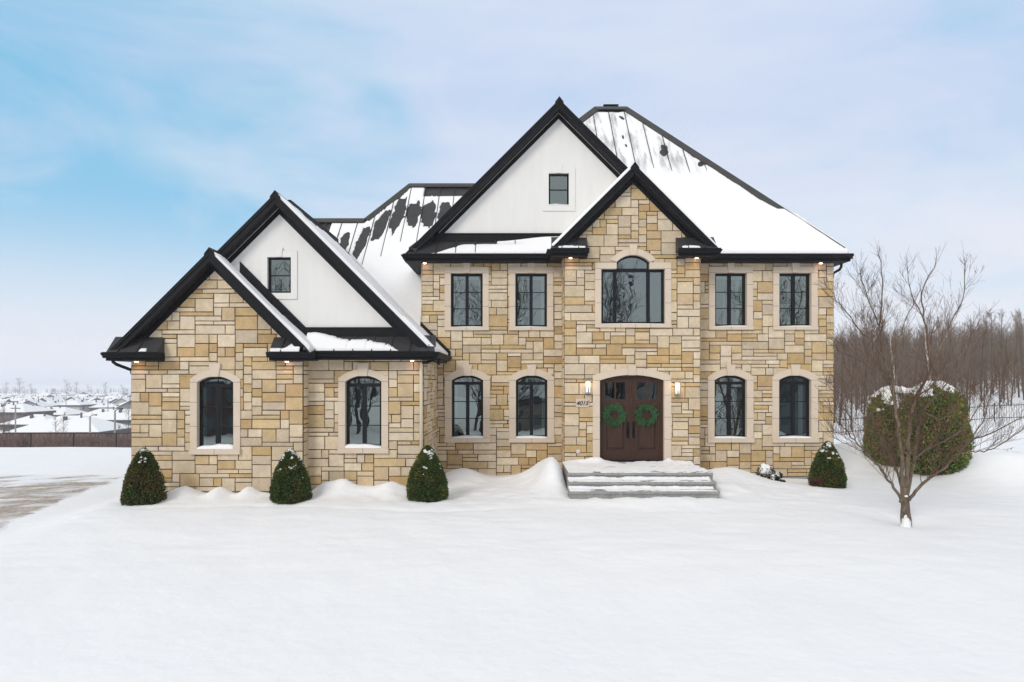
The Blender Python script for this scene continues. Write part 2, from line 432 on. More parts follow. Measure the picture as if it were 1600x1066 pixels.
# driveway: ploughed, gritty, streaked with packed snow
def driveway_mat():
    m = bpy.data.materials.new('gritty_driveway'); m.use_nodes = True; t = m.node_tree; b = t.nodes['Principled BSDF']
    tc = t.nodes.new('ShaderNodeTexCoord'); b.inputs['Roughness'].default_value = .85
    rot = t.nodes.new('ShaderNodeMapping'); rot.vector_type = 'TEXTURE'; rot.inputs['Rotation'].default_value = (0, 0, R(18)); rot.inputs['Scale'].default_value = (2.8, .8, 1)
    t.links.new(tc.outputs['Object'], rot.inputs[0])
    n1 = t.nodes.new('ShaderNodeTexNoise'); n1.inputs['Scale'].default_value = 1.4; n1.inputs['Detail'].default_value = 9; n1.inputs['Roughness'].default_value = .62
    t.links.new(rot.outputs[0], n1.inputs['Vector'])
    rot2 = t.nodes.new('ShaderNodeMapping'); rot2.vector_type = 'TEXTURE'; rot2.inputs['Rotation'].default_value = (0, 0, R(58)); rot2.inputs['Scale'].default_value = (3.2, .9, 1)
    t.links.new(tc.outputs['Object'], rot2.inputs[0])
    n2 = t.nodes.new('ShaderNodeTexNoise'); n2.inputs['Scale'].default_value = 1.1; n2.inputs['Detail'].default_value = 9; n2.inputs['Roughness'].default_value = .65
    t.links.new(rot2.outputs[0], n2.inputs['Vector'])
    av = t.nodes.new('ShaderNodeMath'); av.operation = 'MINIMUM'
    t.links.new(n1.outputs[0], av.inputs[0]); t.links.new(n2.outputs[0], av.inputs[1])
    at = t.nodes.new('ShaderNodeAttribute'); at.attribute_name = 'cover'
    ad = t.nodes.new('ShaderNodeMath'); ad.operation = 'ADD'; t.links.new(av.outputs[0], ad.inputs[0]); t.links.new(at.outputs['Fac'], ad.inputs[1])
    mr = t.nodes.new('ShaderNodeMapRange'); mr.inputs[1].default_value = .43; mr.inputs[2].default_value = .58
    t.links.new(ad.outputs[0], mr.inputs[0])
    g = t.nodes.new('ShaderNodeTexNoise'); g.inputs['Scale'].default_value = 9; g.inputs['Detail'].default_value = 8
    t.links.new(tc.outputs['Object'], g.inputs['Vector'])
    cr_ = t.nodes.new('ShaderNodeValToRGB'); cr_.color_ramp.elements[0].position = .3; cr_.color_ramp.elements[1].position = .7
    cr_.color_ramp.elements[0].color = (.27, .21, .16, 1); cr_.color_ramp.elements[1].color = (.56, .49, .42, 1)
    t.links.new(g.outputs[0], cr_.inputs[0])
    mx = t.nodes.new('ShaderNodeMix'); mx.data_type = 'RGBA'; mx.inputs[7].default_value = (.86, .87, .89, 1)
    t.links.new(mr.outputs[0], mx.inputs[0]); t.links.new(cr_.outputs[0], mx.inputs[6]); t.links.new(mx.outputs[2], b.inputs['Base Color'])
    bp = t.nodes.new('ShaderNodeBump'); bp.inputs['Distance'].default_value = .03; t.links.new(g.outputs[0], bp.inputs['Height']); t.links.new(bp.outputs[0], b.inputs['Normal'])
    return m
dx = np.arange(-40, -10.05, .1); dy = np.arange(8, 26.4, .1)
DX, DY = np.meshgrid(dx, dy)
edge = np.interp(DY, [8, 14, 17.3, 21, 23, 26], [-9.6, -10.6, -11.5, -12.2, -12.6, -13.0])
wob = np.array([[.35 * N(a * .8, b * .8, 11) + .12 * N(a * 3, b * 3, 12) for a in dx] for b in dy])
inside = np.minimum(sstep(0, .9, edge - DX + wob), sstep(26.2, 24.0, DY + wob))
gi = np.searchsorted(gy, DY.ravel()) ; 
DZ = gz(DX, DY) + .024 - .16 * (1 - inside)
DZ += -.03 * (1 - sstep(-40, -39, DX))
# ground under it follows add-noise; lift by the same noise
ADD = np.array([[  .4 * (.055 * N(a * .35, b * .35, 3) + .020 * N(a * 1.3, b * 1.3, 9) + .006 * N(a * 5, b * 5, 2)) for a in dx] for b in dy])
DZ += ADD
drive = grid_mesh('driveway', dx, dy, DZ, driveway_mat()); tag(drive, kind='structure')
cov = .30 * (1 - sstep(.75, 1.0, inside)) + .10 * sstep(21.0, 24, DY)
at_ = drive.data.attributes.new('cover', 'FLOAT', 'POINT')
at_.data.foreach_set('value', cov.ravel().astype(np.float32))

# ------------------------------------------------------------------ the house
HX = 0.0
house = empty('stone_house', (0, YM, 0), 'large two-storey house of cream and ochre ashlar stone with snowy black metal roofs', 'house')

G0 = -.6       # bottoms of walls, below the snow
EM = 7.38      # main eave height
EB = 4.22      # wing eave height
# roof key lines
A_x, A_z, A_y0 = -7.86, 6.80, 17.73
B_x, B_z, B_y0 = -6.30, 8.40, 18.15
G_x, G_z, G_y0 = 1.48, 12.22, 21.33
C_x, C_z, C_y0 = 3.70, 9.93, 20.55

PALE = [lin(223, 204, 175), lin(231, 214, 188), lin(215, 196, 166), lin(227, 208, 177), lin(212, 194, 169), lin(227, 210, 185)]
OCHRE = [lin(208, 181, 136), lin(204, 174, 126), lin(213, 188, 146), lin(200, 170, 127), lin(211, 184, 141)]
def lerp_c(c): return tuple(a * .5 + b * .5 for a, b in zip(c, lin(208, 178, 132)))
def stone_col():
    if random.random() < .70: c = random.choice(PALE)
    else: c = random.choice(OCHRE)
    if random.random() < .12: c = lerp_c(c)
    k = random.uniform(.90, 1.06)
    return tuple(min(.9, q * k * .86) for q in c)

def clip_poly(poly, a, b, c):
    """keep a*x+b*z<=c"""
    out = []
    for i in range(len(poly)):
        p, q = poly[i], poly[(i + 1) % len(poly)]
        dp, dq = a * p[0] + b * p[1] - c, a * q[0] + b * q[1] - c
        if dp <= 0: out.append(p)
        if dp * dq < 0:
            t = dp / (dp - dq); out.append((p[0] + (q[0] - p[0]) * t, p[1] + (q[1] - p[1]) * t))
    return out
def sub_rect(r, h):
    x0, z0, x1, z1 = r; a0, b0, a1, b1 = h
    if a0 >= x1 or a1 <= x0 or b0 >= z1 or b1 <= z0: return [r]
    out = []
    if z0 < b0: out.append((x0, z0, x1, b0)); z0 = b0
    if z1 > b1: out.append((x0, b1, x1, z1)); z1 = b1
    if x0 < a0: out.append((x0, z0, a0, z1))
    if x1 > a1: out.append((a1, z0, x1, z1))
    return out

def stone_wall(name, x0, x1, z0, z1, holes=(), clips=(), to3=None, seed=1, parent=house):
    """coursed random ashlar; (u,z) pattern; to3(u, z, out) gives the 3-D point"""
    rnd = random.Random(seed)
    m = MB()
    # mortar bed: grid of rects minus holes
    rects = [(x0, z0, x1, z1)]
    for h in holes:
        nr = []
        for r in rects: nr += sub_rect(r, h)
        rects = nr
    m.cm = 1
    for r in rects:
        p = [(r[0], r[1]), (r[2], r[1]), (r[2], r[3]), (r[0], r[3])]
        for cl in clips: p = clip_poly(p, *cl)
        if len(p) > 2: m.poly([to3(u, z, 0) for u, z in p])
    m.cm = 0
    U = .119
    nu = max(2, int(round((x1 - x0) / U))); nz = int(math.ceil((z1 - z0) / U))
    ue = [x0 + (x1 - x0) * i / nu + (rnd.uniform(-.032, .032) if 0 < i < nu else 0) for i in range(nu + 1)]
    ze = [z0 + i * U + (rnd.uniform(-.010, .010) if 0 < i < nz else 0) for i in range(nz + 1)]; ze[-1] = z1
    occ = [[False] * nu for _ in range(nz)]
    opts = [(1, 4, 9), (1, 5, 10), (1, 6, 10), (1, 7, 9), (1, 3, 6), (1, 9, 4), (2, 3, 7), (2, 4, 9), (2, 5, 9), (2, 6, 7), (2, 7, 4), (2, 2, 2), (3, 3, 7), (3, 4, 11), (3, 5, 4), (3, 6, 1)]
    for j in range(nz):
        for i in range(nu):
            if occ[j][i]: continue
            run = 0
            while i + run < nu and not occ[j][i + run]: run += 1
            cand = [(h, w, k) for h, w, k in opts if w <= run and run - w != 1 and j + h <= nz]
            # keep tall vertical joints from lining up
            if not cand: cand = [(h, w, 1) for h in (1, 2) for w in range(1, run + 1) if w <= 3 and j + h <= nz] or [(1, run, 1)]
            ok = []
            for h, w, k in cand:
                if all(not occ[j + a][i + b] for a in range(h) for b in range(w)): ok.append((h, w, k))
            if not ok: ok = [(1, min(run, 1), 1)]
            t = rnd.uniform(0, sum(o[2] for o in ok)); h = w = 1
            for o in ok:
                t -= o[2]
                if t <= 0: h, w = o[0], o[1]; break
            for a in range(h):
                for b in range(w): occ[j + a][i + b] = True
            r = (ue[i], ze[j], ue[i + w], ze[j + h])
            random.seed(rnd.random()); m.cc = stone_col()
            out = .014 + rnd.uniform(0, .016)
            parts = [r]
            for hh in holes:
                nr = []
                for q in parts: nr += sub_rect(q, hh)
                parts = nr
            for q in parts:
                g = .0105
                a0 = q[0] + (g if q[0] == r[0] else 0); a1 = q[2] - (g if q[2] == r[2] else 0)
                b0 = q[1] + (g if q[1] == r[1] else 0); b1 = q[3] - (g if q[3] == r[3] else 0)
                if a1 - a0 < .012 or b1 - b0 < .012: continue
                jj = lambda: rnd.uniform(-.004, .004)
                p = [(a0 + jj(), b0 + jj()), (a1 + jj(), b0 + jj()), (a1 + jj(), b1 + jj()), (a0 + jj(), b1 + jj())]
                for cl in clips: p = clip_poly(p, *cl)
                if len(p) < 3: continue
                cx_ = sum(a for a, _ in p) / len(p); cz_ = sum(b for _, b in p) / len(p)
                ins = lambda d: [(a + (cx_ - a) * min(.5, d / max(abs(cx_ - a), .02)), b + (cz_ - b) * min(.5, d / max(abs(cz_ - b), .02))) for a, b in p]
                p2 = ins(.006)
                nb = len(m.v); n_ = len(p)
                m.v += [to3(u, z, 0) for u, z in p] + [to3(u, z, out - .006) for u, z in p] + [to3(u, z, out) for u, z in p2]
                for k in range(n_):
                    l = (k + 1) % n_
                    m.face((nb + k, nb + l, nb + n_ + l, nb + n_ + k)); m.face((nb + n_ + k, nb + n_ + l, nb + 2 * n_ + l, nb + 2 * n_ + k))
                m.face([nb + 2 * n_ + k for k in range(n_)])
    m.cc = None
    return m.build(name, [M_stone, M_mortar], parent, normals=False)

def facing_front(Y): return lambda u, z, o: (u, Y - o, z)
def facing_right(X): return lambda u, z, o: (X + o, u, z)
def facing_left(X): return lambda u, z, o: (X - o, u, z)

# ---- window positions: opening x0,x1 ; crown, spring, bottom (photo pixels) ; plane
GW = [('A', 308.5, 365.5, 588, 597.5, 701.5), ('B', 539.6, 596.4, 587, 596.5, 700), ('M', 705.7, 755, 586.5, 594.5, 684.5),
      ('M', 806, 855.3, 586.5, 594.5, 684.5), ('M', 1116, 1166.3, 586.3, 594.2, 684.5), ('M', 1216.6, 1267, 586.3, 594.2, 684.5)]
UW = [('M', 704.3, 754.3, 427, 511.2), ('M', 805.2, 854.8, 427, 511.2), ('M', 1116.8, 1166.4, 426.6, 510.4), ('M', 1217, 1267.2, 426.6, 510.4)]
AT = [('B', 418, 455, 402, 458), ('M', 857.3, 888.8, 271, 320.5)]
PY = {'A': YA, 'B': YB, 'M': YM, 'C': YC}
def rectw(p, x0, x1, yt, yb):
    Y = PY[p]; return (W(x0, Y), Z(yb, Y), W(x1, Y), Z(yt, Y))
holes = {'A': [], 'B': [], 'M': [], 'C': []}
for p, x0, x1, yc, ys, yb in GW: holes[p].append(rectw(p, x0, x1, yc, yb))
for p, x0, x1, yt, yb in UW: holes[p].append(rectw(p, x0, x1, yt, yb))
CWs = rectw('C', 939.3, 1038.8, 420.3, 506.5); CWt = rectw('C', 963.3, 1015, 398.5, 420.3)
holes['C'] += [CWs, CWt, rectw('C', 937, 1037.5, 586, 722)]

ax0, ax1 = W(205, YA), W(473.5, YA)       # gable wall of the wing
bx1 = W(662, YB)                          # right corner of the wing
mx0, mx1 = W(659, YM), W(1302.5, YM)
cx0, cx1 = W(881.5, YC), W(1094, YC)
# front walls
stone_wall('stone_wall', ax0, ax1, .50, 6.75, holes['A'], [(-1, 1, A_z - .30 - A_x), (1, 1, A_z - .30 + A_x)], facing_front(YA), 11)
stone_wall('stone_wall', ax1, bx1, .50, EB + .02, holes['B'], [], facing_front(YB), 12)
stone_wall('stone_wall', mx0, cx0, .40, EM + .02, holes['M'], [], facing_front(YM), 13)
stone_wall('stone_wall', cx1, mx1, .40, EM + .02, holes['M'], [], facing_front(YM), 14)
stone_wall('stone_wall', cx0, cx1, .40, 9.8, holes['C'], [(-1, 1, C_z - .30 - C_x), (1, 1, C_z - .30 + C_x)], facing_front(YC), 15)
# returns and side walls
stone_wall('stone_wall', YA + .02, YB, .50, EB, [], [], facing_right(ax1), 16)
stone_wall('stone_wall', YB + .02, YM, .50, EB, [], [], facing_right(bx1), 17)
stone_wall('stone_wall', YC + .02, YM, .40, EM, [], [], facing_right(cx1), 18)
stone_wall('stone_wall', YC + .02, YM, .40, EM, [], [], facing_left(cx0), 19)
stone_wall('stone_wall', YM + .02, 33, .40, EM, [], [], facing_right(mx1), 20)
stone_wall('stone_wall', YM + .02, 33, 4.0, EM, [], [], facing_left(mx0), 21)
stone_wall('stone_wall', YA + .02, 30, .50, EB, [], [], facing_left(ax0), 22)
# corner quoin fills so that the wall ends read solid
fd = MB()
for (x0, x1, y, top) in ((ax0, ax1, YA, .50), (ax1 + .005, bx1, YB, .50), (mx0, cx0, YM, .40), (cx1, mx1, YM, .40), (cx0, cx1, YC, .40)):
    fd.box(x0 + .012, x1 - .012, y + .012, y + .25, G0, top - .004)
fd.box(mx1 - .25, mx1 - .012, YM + .26, 33, G0, .396); fd.box(bx1 - .25, bx1 - .012, YB + .26, YM, G0, .496); fd.box(ax0 + .012, ax0 + .25, YA + .26, 30, G0, .496)
fd.build('foundation', M_found, house)
bk = MB(); bk.poly([(ax0, 30, G0), (mx0, 30, G0), (mx0, 30, EB + 1), (ax0, 30, EB)]); bk.poly([(mx0, 33, G0), (mx1, 33, G0), (mx1, 33, EM), (mx0, 33, EM)])
bk.build('rear_wall', M_stucco, house)

# ---- stucco gables (flat sheets with the attic openings left out)
def stucco(Y, xa, za, zbot, x0, x1, hole):
    m = MB()
    rects = sub_rect((x0, zbot, x1, za), hole)
    for r in rects:
        p = [(r[0], r[1]), (r[2], r[1]), (r[2], r[3]), (r[0], r[3])]
        for cl in ((-1, 1, za - xa), (1, 1, za + xa)): p = clip_poly(p, *cl)
        if len(p) > 2: m.poly([(u, Y, z) for u, z in p])
    return m.build('stucco_gable', M_stucco, house)
hB = rectw('B', *AT[0][1:]); hG = rectw('M', *AT[1][1:])
stucco(YB, B_x, B_z - .15, EB + .2, -10.3, -2.2, hB)
stucco(YM, G_x, G_z - .15, EM + .2, -3.2, 6.2, hG)

# ---- windows
def arch(x0, x1, zb, zs, zc, n=14):
    """outline from bottom-left, over a segmental arch, to bottom-right"""
    h = zc - zs; w = (x1 - x0) / 2; xc = (x0 + x1) / 2
    if h < 1e-4: return [(x0, zb), (x0, zs)] + [(x0 + (x1 - x0) * i / n, zs) for i in range(1, n)] + [(x1, zs), (x1, zb)]
    r = (w * w + h * h) / (2 * h); zc0 = zc - r; a = math.asin(w / r)
    return [(x0, zb)] + [(xc + r * math.sin(t), zc0 + r * math.cos(t)) for t in [(-a + 2 * a * i / n) for i in range(n + 1)]] + [(x1, zb)]
def grow(x0, x1, zs, zc, d, n=14):
    """arch concentric with the opening, d outside"""
    h = zc - zs; w = (x1 - x0) / 2; xc = (x0 + x1) / 2; r = (w * w + h * h) / (2 * h); zc0 = zc - r; R2 = r + d
    a = math.asin(min(1, (w + d) / R2))
    return [(xc + R2 * math.sin(t), zc0 + R2 * math.cos(t)) for t in [(-a + 2 * a * i / n) for i in range(n + 1)]]

def sill_snow(parent, x0, x1, Y, z, h, seed):
    rnd = random.Random(seed); m = MB(); n = 16; prof = []
    pk = rnd.uniform(.3, .7)
    for i in range(n + 1):
        t = i / n
        hh = h * (1 - .55 * abs(t - pk) ** 1.4 * 2) * (.9 + .2 * N(t * 4, seed, 0))
        prof.append(max(.012, hh))
    rows = []
    for i in range(n + 1):
        x = lerp(x0, x1, i / n); hh = prof[i]; b = len(m.v)
        m.v += [(x, Y - .055, z), (x, Y - .045, z + hh * .55), (x, Y - .005, z + hh * .85), (x, Y + .115, z + hh), (x, Y + .118, z)]
        rows.append(b)
    for i in range(n):
        for k in range(4): m.face((rows[i] + k, rows[i] + k + 1, rows[i + 1] + k + 1, rows[i + 1] + k))
    m.face([rows[0] + k for k in range(5)]); m.face([rows[-1] + k for k in range(5)])
    return m.build('sill_snow', M_snow, parent, smooth=True)

def interior(parent, x0, x1, z0, z1, Y, curtains):
    m = MB(); d = 1.1
    a, b = x0 - .25, x1 + .25; c, e_ = z0 - .1, z1 + .1
    m.poly([(a, Y + d, c), (b, Y + d, c), (b, Y + d, e_), (a, Y + d, e_)])
    m.poly([(a, Y + .16, c), (a, Y + d, c), (a, Y + d, e_), (a, Y + .16, e_)]); m.poly([(b, Y + .16, c), (b, Y + .16, e_), (b, Y + d, e_), (b, Y + d, c)])
    m.poly([(a, Y + .16, c), (b, Y + .16, c), (b, Y + d, c), (a, Y + d, c)]); m.poly([(a, Y + .16, e_), (a, Y + d, e_), (b, Y + d, e_), (b, Y + .16, e_)])
    m.build('room', M_room, parent, normals=False)
    for (u0, u1) in curtains:
        cm_ = MB(); n = 24; p0 = lerp(x0, x1, u0); p1 = lerp(x0, x1, u1)
        pts = [(lerp(p0, p1, i / n), Y + .27 + .03 * math.sin(i / n * 2 * math.pi * max(2, (u1 - u0) * 14))) for i in range(n + 1)]
        for i in range(n):
            cm_.poly([(pts[i][0], pts[i][1], z0 - .05), (pts[i + 1][0], pts[i + 1][1], z0 - .05), (pts[i + 1][0], pts[i + 1][1], z1), (pts[i][0], pts[i][1], z1)])
        cm_.build('curtain', M_curtain, parent, smooth=True, normals=False)

FT = .075   # frame bar
def keystone(m, xc, z0, z1, w0, w1, Y):
    m.prismY([(xc - w0 / 2, z0), (xc + w0 / 2, z0), (xc + w1 / 2, z1), (xc - w1 / 2, z1)], Y - .085, Y + .05)

def window_ground(i, p, px0, px1, yc, ys, yb):
    Y = PY[p]; x0, x1 = W(px0, Y), W(px1, Y); zb, zs, zc = Z(yb, Y), Z(ys, Y), Z(yc, Y); xc = (x0 + x1) / 2
    yf = Y + .115
    m = MB()
    out = arch(x0 + .002, x1 - .002, zb, zs, zc - .002); inn = arch(x0 + FT, x1 - FT, zb + FT, zs - .01, zc - FT)
    m.ring(out, inn, yf, yf + .07)
    zt = zs - .09                       # transom under the fanlight
    m.box(x0 + FT, x1 - FT, yf + .004, yf + .066, zt - .05, zt + .045)
    m.box(xc - .055, xc + .055, yf - .006, yf + .06, zb + FT, zt - .05)
    w = m.build('window', M_frame, house)
    g = MB()
    g.poly([(x, yf + .045, z) for x, z in inn])
    g.build('pane', M_glass, w)
    g = MB()
    hgt = zt - .05 - zb - FT
    for k in (1, 2):
        z = zb + FT + hgt * (k / 3 + .0)
        for a, b in ((x0 + FT, xc - .055), (xc + .055, x1 - FT)): g = MB(); g.box(a, b, yf + .028, yf + .043, z - .013, z + .013); g.build('muntin', M_frame, w)
    g = MB(); g.box(xc - .008, xc + .008, yf + .03, yf + .043, zt + .045, zc - FT); g.build('muntin', M_frame, w)
    # light inner sash edge
    s_ = MB(); s_.box(x0 + FT + .001, x0 + FT + .022, yf + .05, yf + .062, zb + FT, zt - .05); s_.box(xc + .056, xc + .072, yf + .05, yf + .062, zb + FT, zt - .05)
    s_.build('inner_sash', M_curtain, w)
    t = MB(); d = W(800 + 10.5, Y)
    oa = [(x0 - d, zb), ] + grow(x0, x1, zs, zc, d) + [(x1 + d, zb)]
    ia = [(x0, zb)] + arch(x0, x1, zb, zs, zc)[1:-1] + [(x1, zb)]
    t.ring(oa, ia, Y - .05, Y + .114, closed=False)
    keystone(t, xc, zc - .015, zc + .34, .20, .30, Y)
    t.cm = 1
    for z in (zs, lerp(zs, zb, .30), lerp(zs, zb, .66)):
        for a, b in ((x0 - d - .001, x0 + .001), (x1 - .001, x1 + d + .001)): t.box(a, b, Y - .0515, Y - .02, z - .004, z + .004)
    t.build('stone_surround', [M_trim, M_mortar], w)
    s = MB(); s.box(x0 - d - .01, x1 + d + .01, Y - .10, Y + .16, zb - .14, zb - .001); s.cm = 1; s.box(xc - .004, xc + .004, Y - .1012, Y, zb - .141, zb - .0005)
    s.build('sill', [M_trim, M_mortar], w)
    sill_snow(w, x0 + .004, x1 - .004, Y, zb, (.15, .13, .10, .09, .07, .08)[i], i)
    interior(w, x0, x1, zb, zc, Y, [[(.06, .12)], [], [(.05, .17)], [(.84, .95)], [(.0, .04)], [(.72, .86)]][i])

def window_upper(i, p, px0, px1, yt, yb):
    Y = PY[p]; x0, x1 = W(px0, Y), W(px1, Y); zb, zt = Z(yb, Y), Z(yt, Y); xc = (x0 + x1) / 2; yf = Y + .115
    m = MB()
    m.ring([(x0, zb), (x0, zt), (x1, zt), (x1, zb)], [(x0 + FT, zb + FT), (x0 + FT, zt - FT), (x1 - FT, zt - FT), (x1 - FT, zb + FT)], yf, yf + .07)
    m.box(xc - .05, xc + .05, yf - .006, yf + .06, zb + FT, zt - FT)
    w = m.build('window', M_frame, house)
    g = MB(); g.poly([(x0 + FT, yf + .045, zb + FT), (x1 - FT, yf + .045, zb + FT), (x1 - FT, yf + .045, zt - FT), (x0 + FT, yf + .045, zt - FT)]); g.build('pane', M_glass, w)
    g = MB()
    for k in (1, 2):
        z = lerp(zb + FT, zt - FT, k / 3)
        for a, b in ((x0 + FT, xc - .05), (xc + .05, x1 - FT)): g = MB(); g.box(a, b, yf + .028, yf + .043, z - .012, z + .012); g.build('muntin', M_frame, w)
    t = MB(); d = W(800 + 9.5, Y)
    t.ring([(x0 - d, zb), (x0 - d, zt + d), (x1 + d, zt + d), (x1 + d, zb)], [(x0, zb), (x0, zt), (x1, zt), (x1, zb)], Y - .05, Y + .114, closed=False)
    keystone(t, xc, zt, zt + .34, .18, .24, Y)
    t.cm = 1
    for z in (zt, lerp(zt, zb, .22), lerp(zt, zb, .62)):
        for a, b in ((x0 - d - .001, x0 + .001), (x1 - .001, x1 + d + .001)): t.box(a, b, Y - .0515, Y - .02, z - .004, z + .004)
    t.build('stone_surround', [M_trim, M_mortar], w)
    s = MB(); s.box(x0 - d - .01, x1 + d + .01, Y - .09, Y + .16, zb - .105, zb - .001); s.cm = 1; s.box(xc - .004, xc + .004, Y - .0912, Y, zb - .106, zb - .0005)
    s.build('sill', [M_trim, M_mortar], w)
    sill_snow(w, x0 + .004, x1 - .004, Y, zb, (.03, .035, .05, .045)[i], 20 + i)
    b = MB(); b.box(x0 + FT, x1 - FT, Y + .2, Y + .22, zt - FT - .10, zt - FT); b.build('blind', M_curtain, w)
    interior(w, x0, x1, zb, zt, Y, [[(.08, .26), (.86, .94)], [(.06, .26), (.82, .95)], [(.34, .41), (.74, .86)], [(.36, .42), (.86, .93)]][i])

def window_attic(i, p, px0, px1, yt, yb):
    Y = PY[p]; x0, x1 = W(px0, Y), W(px1, Y); zb, zt = Z(yb, Y), Z(yt, Y); xc = (x0 + x1) / 2; yf = Y + .06; f = .055
    m = MB()
    m.ring([(x0, zb), (x0, zt), (x1, zt), (x1, zb)], [(x0 + f, zb + f), (x0 + f, zt - f), (x1 - f, zt - f), (x1 - f, zb + f)], yf, yf + .06)
    w = m.build('window', M_frame, house)
    g = MB(); g.poly([(x0 + f, yf + .045, zb + f), (x1 - f, yf + .045, zb + f), (x1 - f, yf + .045, zt - f), (x0 + f, yf + .045, zt - f)]); g.build('pane', M_glass, w)
    g = MB(); z = (zb + zt) / 2; g.box(x0 + f, x1 - f, yf + .02, yf + .043, z - .014, z + .014); g.build('muntin', M_frame, w)
    g = MB(); g.ring([(x0 + f, zb + f), (x0 + f, zt - f), (x1 - f, zt - f), (x1 - f, zb + f)], [(x0 + f + .025, zb + f + .025), (x0 + f + .025, zt - f - .025), (x1 - f - .025, zt - f - .025), (x1 - f - .025, zb + f + .025)], yf + .047, yf + .058)
    g.build('inner_sash', M_curtain, w)
    d = W(809.5, Y); t = MB()
    t.ring([(x0 - d, zb - d), (x0 - d, zt + d), (x1 + d, zt + d), (x1 + d, zb - d)], [(x0, zb), (x0, zt), (x1, zt), (x1, zb)], Y - .035, Y + .06)
    t.prismY([(xc - .07, zt), (xc + .07, zt), (xc + .10, zt + .25), (xc - .10, zt + .25)], Y - .06, Y + .02)
    t.build('stucco_surround', M_stucco, w)
    if i == 1: sill_snow(w, x0 + .004, x1 - .004, Y + .005, zb, .05, 31)
    interior(w, x0, x1, zb, zt, Y, [])

for i, g in enumerate(GW): window_ground(i, *g)
for i, g in enumerate(UW): window_upper(i, *g)
for i, g in enumerate(AT): window_attic(i, *g)

# the big arched window over the door
def big_window():
    Y = YC; yf = Y + .115; x0, x1 = CWs[0], CWs[2]; zb, zt = CWs[1], CWs[3]
    a0, a1 = W(963.3, Y), W(1015, Y); zs, zc = Z(409.8, Y), Z(398.5, Y)
    m = MB()
    m.ring([(x0, zb), (x0, zt), (x1, zt), (x1, zb)], [(x0 + FT, zb + FT), (x0 + FT, zt - FT), (x1 - FT, zt - FT), (x1 - FT, zb + FT)], yf, yf + .07)
    for px in (961.5, 1014): x = W(px, Y); m.box(x - .05, x + .05, yf - .006, yf + .06, zb + FT, zt - FT)
    oa = arch(a0, a1, zt + .001, zs, zc - .002); ia = arch(a0 + .05, a1 - .05, zt + .03, zs - .005, zc - .055)
    m.ring(oa, ia, yf, yf + .07)
    w = m.build('window', M_frame, house)
    w['label'] = 'wide window with an arched light over the front door'
    g = MB(); g.poly([(x, yf + .045, z) for x, z in ia]); g.poly([(x0 + FT, yf + .045, zb + FT), (x1 - FT, yf + .045, zb + FT), (x1 - FT, yf + .045, zt - FT), (x0 + FT, yf + .045, zt - FT)])
    g.build('pane', M_glass, w)
    d = W(800 + 9.7, Y); zh = zt + d
    t = MB()
    for s_ in (0, 1):
        xa, xb = ((x0 - d, x0), (x1, x1 + d))[s_]; t.box(xa, xb, Y - .05, Y + .114, zb, zt)
        xa, xb = ((x0 - d, a0), (a1, x1 + d))[s_]; t.box(xa, xb, Y - .05, Y + .114, zt + .001, zh)
    o2 = grow(a0, a1, zs, zc, d); i2 = arch(a0, a1, zs, zs, zc)[1:-1]
    o2 = [(max(a0 - d, min(a1 + d, x)), max(zh + .001, z)) for x, z in o2]; i2 = [(x, max(zh + .001 if False else z, zs)) for x, z in i2]
    t.ring(o2, i2, Y - .051, Y + .113, closed=False)
    keystone(t, (a0 + a1) / 2, zc - .01, zc + .32, .19, .25, Y)
    t.cm = 1
    for z in (zt, lerp(zt, zb, .2), lerp(zt, zb, .62)):
        for a, b in ((x0 - d - .001, x0 + .001), (x1 - .001, x1 + d + .001)): t.box(a, b, Y - .0515, Y - .02, z - .004, z + .004)
    t.build('stone_surround', [M_trim, M_mortar], w)
    s = MB(); s.box(x0 - d, x1 + d, Y - .09, Y + .16, zb - .11, zb - .001); s.cm = 1
    for k in (.3, .53, .77): x = lerp(x0, x1, k); s.box(x - .004, x + .004, Y - .0912, Y, zb - .111, zb - .0005)
    s.build('sill', [M_trim, M_mortar], w)
    sill_snow(w, x0 + .004, x1 - .004, Y, zb, .03, 40)
    interior(w, x0, x1, zb, zc, Y, [])
big_window()

